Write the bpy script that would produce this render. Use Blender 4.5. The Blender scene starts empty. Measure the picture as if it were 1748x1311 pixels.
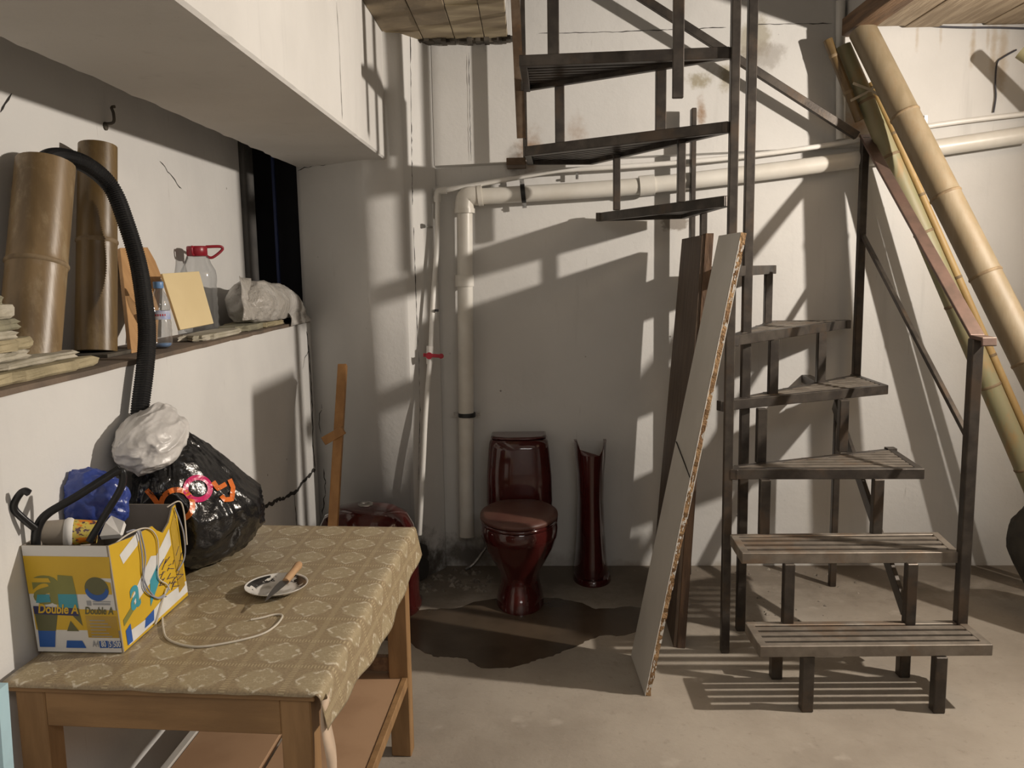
import bpy, bmesh, math, random
from mathutils import Vector, Matrix, noise
from mathutils.bvhtree import BVHTree

R = math.radians
scene = bpy.context.scene
col = scene.collection

# ------------------------------------------------------------------ camera
F, CX, CY, CAMH = 1450.0, 874.0, 655.5, 1.6
VPX, VPY, ROLL = 902.0, 459.0, 0.8
_d = Vector(((VPX - CX) / F, (CY - VPY) / F, 1.0)).normalized()
_u0 = Vector((-math.sin(R(ROLL)), math.cos(R(ROLL)), 0))
_u = (_u0 - _d * _u0.dot(_d)).normalized()
_x = _u.cross(_d)
C = Matrix((_x, _d, _u))                       # camera vector -> world vector
cam_data = bpy.data.cameras.new('camera')
cam = bpy.data.objects.new('camera', cam_data)
col.objects.link(cam)
cc = [C.col[0], C.col[1], -C.col[2]]
cam.matrix_world = Matrix(((cc[0][0], cc[1][0], cc[2][0], 0), (cc[0][1], cc[1][1], cc[2][1], 0),
                           (cc[0][2], cc[1][2], cc[2][2], CAMH), (0, 0, 0, 1)))
cam_data.sensor_fit = 'HORIZONTAL'
cam_data.sensor_width = 36.0
cam_data.lens = F / 1748.0 * 36.0
cam_data.clip_start = 0.02
scene.camera = cam

# ------------------------------------------------------------------ light
world = bpy.data.worlds.new('world'); scene.world = world
world.use_nodes = True
world.node_tree.nodes['Background'].inputs[0].default_value = (0.9, 0.95, 1.0, 1)
world.node_tree.nodes['Background'].inputs[1].default_value = 0.0
LAMP = Vector((2.65, 2.63, 2.31))
fl = bpy.data.lights.new('floodlight', 'AREA'); fl.shape = 'DISK'; fl.size = 0.075; fl.energy = 118; fl.color = (1.0, 0.90, 0.785)
fo = bpy.data.objects.new('floodlight', fl); col.objects.link(fo); fo.location = LAMP
fo.rotation_euler = Vector((-1.0, -0.02, -0.10)).to_track_quat('-Z', 'Y').to_euler()     # LED work light facing into the room
al = bpy.data.lights.new('rear_fill_light', 'AREA'); al.energy = 31; al.color = (1.0, 0.96, 0.92); al.shape = 'RECTANGLE'; al.size = 1.6; al.size_y = 1.0  # unseen fill lamp, added to lift the shaded areas
ao = bpy.data.objects.new('rear_fill_light', al); col.objects.link(ao); ao.location = (0.9, -0.9, 2.66)
vs = scene.view_settings
vs.view_transform = 'Standard'; vs.look = 'None'; vs.gamma = 1.0; vs.use_curve_mapping = False
vs.exposure = 0.0

# ------------------------------------------------------------------ pixel -> place
def ray(px, py): return C @ Vector(((px - CX) / F, (CY - py) / F, 1.0))
def PX(px, py, x):
    r = ray(px, py); t = x / r.x; return Vector((0, 0, CAMH)) + r * t
def PY(px, py, y):
    r = ray(px, py); t = y / r.y; return Vector((0, 0, CAMH)) + r * t
def PZ(px, py, z):
    r = ray(px, py); t = (z - CAMH) / r.z; return Vector((0, 0, CAMH)) + r * t
def wall_y(x): return 4.455 - 0.025 * (x + 0.35)      # the back wall stands a little askew
def PW(px, py, off=0.0):                               # on the back wall, off in front of it
    p = PY(px, py, 4.42)
    for _ in range(4): p = PY(px, py, wall_y(p.x) - off)
    return p

# ------------------------------------------------------------------ materials
def _new(name):
    m = bpy.data.materials.new(name); m.use_nodes = True
    nt = m.node_tree; b = nt.nodes['Principled BSDF']
    return m, nt, b
def N(nt, t, **kw):
    n = nt.nodes.new(t)
    for k, v in kw.items():
        if hasattr(n, k): setattr(n, k, v)
    return n
def mixc(nt, fac, a, b):
    m = nt.nodes.new('ShaderNodeMix'); m.data_type = 'RGBA'
    for sock, val in ((m.inputs[0], fac), (m.inputs[6], a), (m.inputs[7], b)):
        if isinstance(val, (int, float)): sock.default_value = val
        elif isinstance(val, tuple): sock.default_value = (val + (1,))[:4]
        else: nt.links.new(val, sock)
    return m.outputs[2]
def math_(nt, op, a, b=None, c=None):
    m = nt.nodes.new('ShaderNodeMath'); m.operation = op
    for i, v in enumerate((a, b, c)):
        if v is None: continue
        if isinstance(v, (int, float)): m.inputs[i].default_value = v
        else: nt.links.new(v, m.inputs[i])
    return m.outputs[0]
def ramp(nt, fac, lo, hi):
    m = nt.nodes.new('ShaderNodeMapRange'); m.interpolation_type = 'SMOOTHSTEP'
    nt.links.new(fac, m.inputs[0]); m.inputs[1].default_value = lo; m.inputs[2].default_value = hi
    return m.outputs[0]
def noise_tex(nt, vec, scale, detail=4, rough=0.55, dist=0.0):
    n = nt.nodes.new('ShaderNodeTexNoise'); n.inputs['Scale'].default_value = scale
    n.inputs['Detail'].default_value = detail; n.inputs['Roughness'].default_value = rough
    n.inputs['Distortion'].default_value = dist
    if vec is not None: nt.links.new(vec, n.inputs['Vector'])
    return n.outputs[0]
def world_pos(nt): return nt.nodes.new('ShaderNodeNewGeometry').outputs['Position']
def obj_pos(nt): return nt.nodes.new('ShaderNodeTexCoord').outputs['Object']
def stretch(nt, vec, s):
    m = nt.nodes.new('ShaderNodeMapping'); nt.links.new(vec, m.inputs[0]); m.inputs['Scale'].default_value = s
    return m.outputs[0]
def bump(nt, b, h, strength, dist=0.01):
    n = nt.nodes.new('ShaderNodeBump'); n.inputs['Strength'].default_value = strength; n.inputs['Distance'].default_value = dist
    nt.links.new(h, n.inputs['Height']); nt.links.new(n.outputs[0], b.inputs['Normal'])
def mat(name, c1, c2=None, scale=8.0, rough=0.6, metal=0.0, bumps=0.0, bscale=None, sx=(1, 1, 1), lo=0.35, hi=0.65, spec=0.5, coat=0.0, detail=5, bdist=0.01):
    m, nt, b = _new(name)
    b.inputs['Roughness'].default_value = rough; b.inputs['Metallic'].default_value = metal
    b.inputs['Specular IOR Level'].default_value = spec; b.inputs['Coat Weight'].default_value = coat
    v = stretch(nt, obj_pos(nt), sx)
    if c2 is None: c2 = tuple(x * 0.86 for x in c1)
    f = ramp(nt, noise_tex(nt, v, scale, detail), lo, hi)
    nt.links.new(mixc(nt, f, c1, c2), b.inputs['Base Color'])
    if bumps: bump(nt, b, noise_tex(nt, v, bscale or scale * 4, 5), bumps, bdist)
    return m

WALL_STAINS = []      # (centre, radius, colour, strength, softness)
def stain(p, r, c, s=1.0, soft=0.7, sx=(1, 1, 1)): WALL_STAINS.append((p, r, c, s, soft, sx))
RUST = (0.30, 0.15, 0.05); MOLD = (0.28, 0.24, 0.15); GREY = (0.23, 0.20, 0.17)
stain(PW(905, 258), 0.13, RUST, 0.7, 0.9, (1.6, 1, 0.8)); stain(PW(985, 232), 0.10, RUST, 0.5, 0.95, (1.4, 1, .8))
stain(PW(880, 275), 0.09, (0.12, 0.08, 0.05), 0.7, 0.9)
stain(PW(1195, 195), 0.09, (0.25, 0.12, 0.03), 0.9, 0.9, (2.4, 1, 0.75))
stain(PW(1192, 138), 0.09, MOLD, 0.8, 0.5, (1, 1, 1.5)); stain(PW(1240, 140), 0.09, MOLD, 0.8, 0.5, (1.5, 1, 1))
stain(PW(1285, 70), 0.15, MOLD, 0.6, 0.5, (1.6, 1, 1)); stain(PW(1300, 100), 0.13, GREY, 0.5, 0.5, (1, 1, 1.5))
stain(PW(1465, 215), 0.10, (0.45, 0.24, 0.10), 0.8, 0.9); stain(PW(1155, 380), 0.085, GREY, 0.8, 0.25, (1, 1, 1.7))
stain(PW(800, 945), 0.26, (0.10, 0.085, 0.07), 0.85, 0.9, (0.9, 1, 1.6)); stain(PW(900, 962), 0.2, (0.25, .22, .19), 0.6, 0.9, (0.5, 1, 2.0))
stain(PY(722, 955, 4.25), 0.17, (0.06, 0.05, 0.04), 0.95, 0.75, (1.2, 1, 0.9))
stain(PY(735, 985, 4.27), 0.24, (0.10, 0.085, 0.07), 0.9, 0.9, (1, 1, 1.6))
for px_, h_ in ((1655, .22), (1680, .12), (1705, .5), (1690, .3), (1560, .1), (1600, .08)):
    stain(PW(px_, 55 + h_ * 90), 0.05 + h_ * 0.35, (0.42, 0.33, 0.22), 0.65, 0.9, (6, 1, 0.75))
for px_ in (1090, 1260, 1480, 1600): stain(PW(px_, 972), 0.16, (0.33, 0.28, 0.22), 0.6, 0.9, (0.5, 1, 2.2))

def plaster(name, base, var, stains=False, spots=True, bscale=30.0):
    m, nt, b = _new(name)
    b.inputs['Roughness'].default_value = 0.85; b.inputs['Specular IOR Level'].default_value = 0.2
    pos = world_pos(nt)
    c = mixc(nt, ramp(nt, noise_tex(nt, pos, 1.7, 6), 0.35, 0.7), base, var)
    streak = ramp(nt, noise_tex(nt, stretch(nt, pos, (9, 9, 0.7)), 1.6, 4), 0.60, 0.80)
    c = mixc(nt, math_(nt, 'MULTIPLY', streak, 0.45), c, tuple(x * 0.76 for x in base))
    fine = ramp(nt, noise_tex(nt, stretch(nt, pos, (26, 26, 1.6)), 2.0, 3, 0.7), 0.66, 0.76)
    c = mixc(nt, math_(nt, 'MULTIPLY', math_(nt, 'MULTIPLY', fine, ramp(nt, noise_tex(nt, pos, 2.3, 3), 0.48, 0.62)), 0.45), c, (0.26, 0.235, 0.205))
    if spots:
        v = nt.nodes.new('ShaderNodeTexVoronoi'); v.inputs['Scale'].default_value = 7.0; nt.links.new(pos, v.inputs['Vector'])
        s = ramp(nt, v.outputs['Distance'], 0.045, 0.025)
        k = ramp(nt, noise_tex(nt, pos, 3.1, 2), 0.52, 0.60)
        c = mixc(nt, math_(nt, 'MULTIPLY', math_(nt, 'MULTIPLY', s, k), 0.75), c, (0.12, 0.10, 0.085))
    if stains:
        nz = noise_tex(nt, pos, 11.0, 5, 0.65)
        for p, r, sc, st, soft, sx in WALL_STAINS:
            mp = nt.nodes.new('ShaderNodeMapping'); mp.vector_type = 'POINT'
            nt.links.new(pos, mp.inputs[0]); mp.inputs['Scale'].default_value = sx
            mp.inputs['Location'].default_value = (-p.x * sx[0], -p.y * sx[1], -p.z * sx[2])
            ln = nt.nodes.new('ShaderNodeVectorMath'); ln.operation = 'LENGTH'; nt.links.new(mp.outputs[0], ln.inputs[0])
            dd = math_(nt, 'ADD', ln.outputs['Value'], math_(nt, 'MULTIPLY', math_(nt, 'SUBTRACT', nz, 0.5), r * 1.6))
            fac = math_(nt, 'MULTIPLY', ramp(nt, dd, r, r * (1 - soft)), st)
            c = mixc(nt, fac, c, sc)
    nt.links.new(c, b.inputs['Base Color'])
    h = math_(nt, 'ADD', noise_tex(nt, pos, bscale, 5, 0.6), math_(nt, 'MULTIPLY', noise_tex(nt, pos, 3.0, 3), 2.5))
    bump(nt, b, h, 0.25, 0.006)
    return m

M = {}
M['wall'] = plaster('white_plaster', (0.66, 0.65, 0.63), (0.60, 0.59, 0.57), True)
M['wall_plain'] = plaster('plain_plaster', (0.66, 0.65, 0.63), (0.60, 0.59, 0.575), False)
M['soffit'] = plaster('painted_concrete', (0.64, 0.625, 0.60), (0.58, 0.565, 0.54), False, False, 18)
M['dark'] = mat('painted_recess_dark', (0.012, 0.012, 0.016), rough=0.9)  # near-black colour stands in for the darkness of the recess
M['dark_grey'] = mat('dark_grey_concrete', (0.10, 0.095, 0.09), (0.05, 0.05, 0.05), 6, 0.8)
M['blue_line'] = mat('dark_blue_paint', (0.03, 0.05, 0.16), rough=0.5)

def floor_material():
    m, nt, b = _new('concrete_floor')
    pos = world_pos(nt)
    c = mixc(nt, ramp(nt, noise_tex(nt, pos, 1.4, 7, 0.6), 0.35, 0.68), (0.345, 0.305, 0.255), (0.255, 0.220, 0.180))
    c = mixc(nt, math_(nt, 'MULTIPLY', ramp(nt, noise_tex(nt, pos, 26, 5, 0.7), 0.55, 0.75), 0.5), c, (0.20, 0.17, 0.14))
    c = mixc(nt, math_(nt, 'MULTIPLY', ramp(nt, noise_tex(nt, pos, 5.5, 4), 0.62, 0.72), 0.35), c, (0.47, 0.42, 0.36))
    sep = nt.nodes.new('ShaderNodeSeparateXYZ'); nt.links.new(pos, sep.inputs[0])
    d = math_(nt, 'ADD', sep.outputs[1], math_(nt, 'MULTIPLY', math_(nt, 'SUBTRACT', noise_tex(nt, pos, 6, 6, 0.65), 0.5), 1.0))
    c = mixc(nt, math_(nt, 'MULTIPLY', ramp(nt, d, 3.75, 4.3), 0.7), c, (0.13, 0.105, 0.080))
    nt.links.new(c, b.inputs['Base Color'])
    b.inputs['Roughness'].default_value = 0.75; b.inputs['Specular IOR Level'].default_value = 0.3
    bump(nt, b, math_(nt, 'ADD', noise_tex(nt, pos, 40, 6, 0.65), noise_tex(nt, pos, 6, 4)), 0.3, 0.008)
    return m
M['floor'] = floor_material()
M['formwork'] = mat('yellowed_formwork_face', (0.50, 0.42, 0.28), (0.30, 0.24, 0.16), 3.0, 0.8, bumps=0.4, sx=(1, 3, 1))
M['formwork2'] = mat('dark_formwork_face', (0.33, 0.26, 0.17), (0.20, 0.16, 0.11), 4.0, 0.8, bumps=0.4)
M['plank'] = mat('rough_pine_plank', (0.42, 0.335, 0.235), (0.28, 0.215, 0.145), 5.0, 0.75, bumps=0.4, sx=(8, 0.6, 8))
M['plank_dark'] = mat('dark_brown_plank', (0.22, 0.13, 0.07), (0.12, 0.07, 0.04), 5.0, 0.7, bumps=0.4, sx=(8, 0.6, 8))

def steel_material(name, c1, c2, rust, k, rough):
    m, nt, b = _new(name)
    pos = world_pos(nt)
    c = mixc(nt, ramp(nt, noise_tex(nt, pos, 14, 5), 0.35, 0.7), c1, c2)
    c = mixc(nt, math_(nt, 'MULTIPLY', ramp(nt, noise_tex(nt, pos, 5, 6, 0.65), 0.5, 0.66), k), c, rust)
    nt.links.new(c, b.inputs['Base Color'])
    b.inputs['Metallic'].default_value = 0.55; b.inputs['Roughness'].default_value = rough
    bump(nt, b, noise_tex(nt, pos, 90, 4), 0.15, 0.003)
    return m
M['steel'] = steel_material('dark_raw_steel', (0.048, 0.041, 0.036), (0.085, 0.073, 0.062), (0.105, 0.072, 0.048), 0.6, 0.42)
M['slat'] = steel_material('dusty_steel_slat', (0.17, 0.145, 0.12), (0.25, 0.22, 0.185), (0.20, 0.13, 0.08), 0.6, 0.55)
M['primer'] = steel_material('reddish_handrail_steel', (0.165, 0.105, 0.085), (0.12, 0.082, 0.066), (0.21, 0.145, 0.115), 0.6, 0.5)
M['rusty'] = steel_material('rusty_angle_steel', (0.11, 0.072, 0.045), (0.18, 0.13, 0.09), (0.20, 0.11, 0.05), 0.9, 0.55)

M['pvc'] = mat('white_pvc', (0.70, 0.68, 0.63), (0.62, 0.59, 0.53), 5, 0.35, bumps=0.03)
M['ppr'] = mat('white_plastic_pipe', (0.74, 0.73, 0.70), (0.66, 0.64, 0.60), 5, 0.4)
M['zinc'] = mat('zinc_clip', (0.45, 0.44, 0.42), (0.3, 0.29, 0.28), 20, 0.4, metal=0.9)
M['rubber'] = mat('black_rubber', (0.015, 0.015, 0.016), rough=0.5)
M['red_plastic'] = mat('red_plastic', (0.28, 0.012, 0.025), rough=0.35)
M['ceramic'] = mat('burgundy_ceramic', (0.066, 0.0115, 0.010), (0.050, 0.0085, 0.0075), 5, 0.12, coat=0.5)
M['ceramic_dust'] = mat('dusty_burgundy_lid', (0.085, 0.030, 0.022), (0.115, 0.052, 0.036), 7, 0.5, lo=0.3, hi=0.75)
M['grime'] = mat('dark_grime', (0.045, 0.038, 0.03), (0.10, 0.085, 0.065), 14, 0.8)
def bamboo(name, c1, c2, c3):
    m, nt, b = _new(name)
    p = obj_pos(nt)
    c = mixc(nt, ramp(nt, noise_tex(nt, stretch(nt, p, (9, 9, 0.8)), 2.2, 5), 0.35, 0.68), c1, c2)
    c = mixc(nt, ramp(nt, noise_tex(nt, stretch(nt, p, (4, 4, 1.8)), 3.2, 6, 0.72), 0.48, 0.68), c, c3)
    nt.links.new(c, b.inputs['Base Color']); b.inputs['Roughness'].default_value = 0.38 if 'brown' in name or 'dark' in name else 0.55
    bump(nt, b, noise_tex(nt, stretch(nt, p, (40, 40, 1.0)), 3, 3), 0.12, 0.003)
    return m
M['bam_brown'] = bamboo('brown_bamboo', (0.225, 0.150, 0.072), (0.155, 0.102, 0.048), (0.285, 0.215, 0.125))
M['bam_dark'] = bamboo('dark_glossy_bamboo', (0.165, 0.105, 0.040), (0.105, 0.066, 0.026), (0.19, 0.13, 0.06))
M['bam_tan'] = bamboo('tan_bamboo', (0.245, 0.195, 0.125), (0.20, 0.155, 0.092), (0.225, 0.165, 0.095))
M['bam_green'] = bamboo('greenish_bamboo', (0.255, 0.245, 0.135), (0.28, 0.24, 0.14), (0.33, 0.225, 0.10))
M['bam_straw'] = bamboo('straw_bamboo', (0.40, 0.275, 0.115), (0.34, 0.22, 0.085), (0.42, 0.30, 0.14))
M['bam_node'] = mat('bamboo_node', (0.25, 0.18, 0.10), (0.16, 0.11, 0.06), 20, 0.7)
M['bam_in'] = mat('bamboo_inside', (0.42, 0.33, 0.18), (0.3, 0.22, 0.11), 10, 0.8)
M['twine'] = mat('pale_twine', (0.52, 0.46, 0.36), rough=0.8)
M['hose'] = mat('black_corrugated_plastic', (0.018, 0.018, 0.019), rough=0.45)
M['slate'] = mat('grey_green_stone', (0.30, 0.28, 0.19), (0.20, 0.185, 0.13), 9, 0.85, bumps=0.6, bscale=26)
M['slate2'] = mat('pale_split_stone', (0.50, 0.46, 0.38), (0.36, 0.33, 0.25), 9, 0.85, bumps=0.6, bscale=26)
M['slate3'] = mat('ochre_split_stone', (0.42, 0.355, 0.225), (0.30, 0.255, 0.155), 9, 0.85, bumps=0.6, bscale=26)
M['ledge'] = mat('dusty_brown_ledge', (0.17, 0.125, 0.09), (0.11, 0.085, 0.065), 7, 0.8, bumps=0.4)
M['wood'] = mat('pine_table_wood', (0.32, 0.185, 0.080), (0.235, 0.132, 0.055), 4, 0.6, bumps=0.12, sx=(5, 5, 0.9))
M['woodh'] = mat('pine_rail_wood', (0.31, 0.178, 0.075), (0.225, 0.126, 0.052), 4, 0.6, bumps=0.12, sx=(0.9, 5, 5))
M['shelf'] = mat('fibreboard_shelf', (0.40, 0.25, 0.145), (0.34, 0.205, 0.115), 5, 0.7)
M['stick'] = mat('orange_lath_wood', (0.42, 0.22, 0.08), (0.34, 0.17, 0.06), 4, 0.6, sx=(6, 6, 0.8))
M['ply'] = mat('orange_plywood', (0.50, 0.29, 0.13), (0.42, 0.235, 0.10), 4, 0.6, sx=(1, 6, 1))
M['cream'] = mat('cream_board', (0.72, 0.58, 0.33), (0.68, 0.54, 0.30), 4, 0.7)
M['laminate'] = mat('grey_white_laminate', (0.56, 0.54, 0.50), (0.50, 0.48, 0.44), 3, 0.5)
M['chip'] = mat('broken_chipboard_edge', (0.31, 0.195, 0.095), (0.20, 0.11, 0.05), 26, 0.9, bumps=0.8)
M['chip_white'] = mat('white_chipped_coating', (0.76, 0.74, 0.69), rough=0.7)
M['old_plank'] = mat('weathered_brown_plank', (0.115, 0.078, 0.052), (0.07, 0.047, 0.032), 5, 0.7, bumps=0.3, sx=(7, 7, 0.7))
M['old_plank2'] = mat('weathered_plank_edge', (0.13, 0.075, 0.042), (0.06, 0.034, 0.02), 5, 0.75, bumps=0.3, sx=(7, 7, 0.7))
M['black_bag'] = mat('black_polythene', (0.008, 0.008, 0.009), rough=0.22, spec=0.7, bumps=0.35, scale=9, bscale=22, bdist=0.02)
M['white_bag'] = mat('white_polythene', (0.62, 0.60, 0.58), (0.52, 0.50, 0.48), 8, 0.35, bumps=0.25, bscale=25)
M['sack'] = mat('dirty_white_sack', (0.54, 0.52, 0.49), (0.38, 0.355, 0.32), 7, 0.33, bumps=0.9, bscale=14, bdist=0.03)
M['blue_bag'] = mat('blue_polythene', (0.045, 0.075, 0.30), (0.03, 0.05, 0.22), 8, 0.3, bumps=0.4, bscale=30)
M['dark_sack'] = mat('dark_sack', (0.028, 0.026, 0.022), (0.05, 0.045, 0.037), 9, 0.85, bumps=0.4)
M['carton_in'] = mat('grey_brown_card_inside', (0.31, 0.27, 0.22), rough=0.85)
M['carton_white'] = mat('white_card', (0.68, 0.67, 0.65), (0.63, 0.62, 0.60), 3, 0.5)
M['yellow'] = mat('yellow_print', (0.62, 0.40, 0.025), (0.56, 0.35, 0.02), 5, 0.45)
M['tape'] = mat('amber_packing_tape', (0.50, 0.33, 0.045), (0.40, 0.25, 0.03), 6, 0.18)
M['olive'] = mat('olive_print', (0.22, 0.22, 0.055), rough=0.45)
M['cyan'] = mat('cyan_print', (0.05, 0.30, 0.38), rough=0.45)
M['blue'] = mat('blue_print', (0.02, 0.10, 0.38), rough=0.45)
M['navy'] = mat('navy_print', (0.025, 0.025, 0.10), rough=0.45)
M['dolive'] = mat('dark_olive_print', (0.12, 0.12, 0.05), rough=0.45)
M['white_print'] = mat('white_print', (0.70, 0.70, 0.68), rough=0.45)
M['grey_print'] = mat('grey_print', (0.33, 0.34, 0.36), rough=0.5)
M['orange'] = mat('orange_print', (0.72, 0.17, 0.03), rough=0.3)
M['magenta'] = mat('magenta_print', (0.55, 0.015, 0.12), rough=0.3)
M['black_plastic'] = mat('black_plastic', (0.012, 0.012, 0.013), rough=0.35)
M['paper'] = mat('white_paper', (0.72, 0.70, 0.67), rough=0.7)
M['cord'] = mat('white_cord', (0.60, 0.55, 0.46), rough=0.6)
M['grey_cord'] = mat('grey_cord', (0.30, 0.31, 0.36), rough=0.6)
M['blade'] = mat('dark_blade', (0.16, 0.15, 0.14), (0.10, 0.095, 0.09), 14, 0.32, metal=0.7)
M['handle'] = mat('pale_wood_handle', (0.48, 0.30, 0.16), (0.38, 0.22, 0.11), 8, 0.6)
M['wire'] = mat('dark_wire', (0.05, 0.05, 0.065), rough=0.5)
M['crack'] = mat('crack_gap', (0.035, 0.03, 0.026), rough=0.95)
M['rubble'] = mat('plaster_rubble', (0.30, 0.265, 0.22), (0.13, 0.11, 0.09), 18, 0.9)
M['pale_blue'] = mat('pale_blue_paint', (0.42, 0.62, 0.70), rough=0.6)
M['blue_cap'] = mat('blue_bottle_cap', (0.14, 0.27, 0.50), rough=0.4)
M['label_white'] = mat('bottle_label', (0.62, 0.62, 0.66), (0.28, 0.34, 0.58), 26, 0.4)
M['red_ink'] = mat('red_ink', (0.45, 0.02, 0.04), rough=0.4)

def cup_print():
    m, nt, b = _new('colourful_cup_print')
    p = obj_pos(nt)
    c = mixc(nt, ramp(nt, noise_tex(nt, p, 45, 3), 0.45, 0.52), (0.72, 0.22, 0.02), (0.60, 0.48, 0.10))
    c = mixc(nt, ramp(nt, noise_tex(nt, stretch(nt, p, (1.3, 1, 1.7)), 60, 3), 0.55, 0.60), c, (0.10, 0.05, 0.06))
    nt.links.new(c, b.inputs['Base Color']); b.inputs['Roughness'].default_value = 0.45
    return m
M['cup_print'] = cup_print()
def clear_plastic():
    m, nt, b = _new('clear_plastic')
    out = nt.nodes['Material Output']
    tr = nt.nodes.new('ShaderNodeBsdfTransparent'); tr.inputs[0].default_value = (0.93, 0.94, 0.95, 1)
    gl = nt.nodes.new('ShaderNodeBsdfGlossy'); gl.inputs['Roughness'].default_value = 0.08
    lw = nt.nodes.new('ShaderNodeLayerWeight'); lw.inputs[0].default_value = 0.35
    df = nt.nodes.new('ShaderNodeBsdfDiffuse'); df.inputs[0].default_value = (0.6, 0.6, 0.6, 1)
    mx = nt.nodes.new('ShaderNodeMixShader'); mx2 = nt.nodes.new('ShaderNodeMixShader')
    nt.links.new(math_(nt, 'MULTIPLY_ADD', lw.outputs['Facing'], 0.45, 0.07), mx.inputs[0])
    nt.links.new(tr.outputs[0], mx.inputs[1]); nt.links.new(gl.outputs[0], mx.inputs[2])
    mx2.inputs[0].default_value = 0.07
    nt.links.new(mx.outputs[0], mx2.inputs[1]); nt.links.new(df.outputs[0], mx2.inputs[2])
    nt.links.new(mx2.outputs[0], out.inputs[0])
    return m
M['clear'] = clear_plastic()
def puddle_material():
    m, nt, b = _new('wet_concrete')
    pos = world_pos(nt)
    c = mixc(nt, ramp(nt, noise_tex(nt, pos, 4, 5), 0.35, 0.7), (0.085, 0.062, 0.042), (0.060, 0.044, 0.030))
    nt.links.new(c, b.inputs['Base Color']); b.inputs['Roughness'].default_value = 0.22; b.inputs['Specular IOR Level'].default_value = 0.35
    bump(nt, b, noise_tex(nt, pos, 22, 4), 0.08, 0.004)
    return m
M['puddle'] = puddle_material()
def plate_material(rad):
    m, nt, b = _new('patterned_plate')
    p = obj_pos(nt)
    s = nt.nodes.new('ShaderNodeSeparateXYZ'); nt.links.new(p, s.inputs[0])
    r = math_(nt, 'SQRT', math_(nt, 'ADD', math_(nt, 'MULTIPLY', s.outputs[0], s.outputs[0]), math_(nt, 'MULTIPLY', s.outputs[1], s.outputs[1])))
    a = math_(nt, 'ARCTAN2', s.outputs[1], s.outputs[0])
    wob = math_(nt, 'SINE', math_(nt, 'MULTIPLY', a, 3.0))
    band = math_(nt, 'MULTIPLY', ramp(nt, r, rad * 0.62, rad * 0.70), ramp(nt, r, rad * 0.955, rad * 0.93))
    nz = noise_tex(nt, p, 70, 3)
    patt = ramp(nt, math_(nt, 'ADD', nz, math_(nt, 'MULTIPLY', wob, 0.16)), 0.50, 0.53)
    ring = math_(nt, 'MULTIPLY', ramp(nt, r, rad * 0.84, rad * 0.86), ramp(nt, r, rad * 0.95, rad * 0.935))
    ring = math_(nt, 'MULTIPLY', ring, ramp(nt, wob, -0.2, 0.1))
    c = mixc(nt, math_(nt, 'MULTIPLY', band, patt), (0.66, 0.64, 0.60), (0.03, 0.028, 0.028))
    c = mixc(nt, ring, c, (0.02, 0.02, 0.02))
    dirt = math_(nt, 'MULTIPLY', ramp(nt, noise_tex(nt, p, 22, 3), 0.45, 0.6), ramp(nt, r, rad * 0.62, rad * 0.4))
    c = mixc(nt, math_(nt, 'MULTIPLY', dirt, 0.75), c, (0.30, 0.27, 0.21))
    nt.links.new(c, b.inputs['Base Color']); b.inputs['Roughness'].default_value = 0.2
    return m
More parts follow.
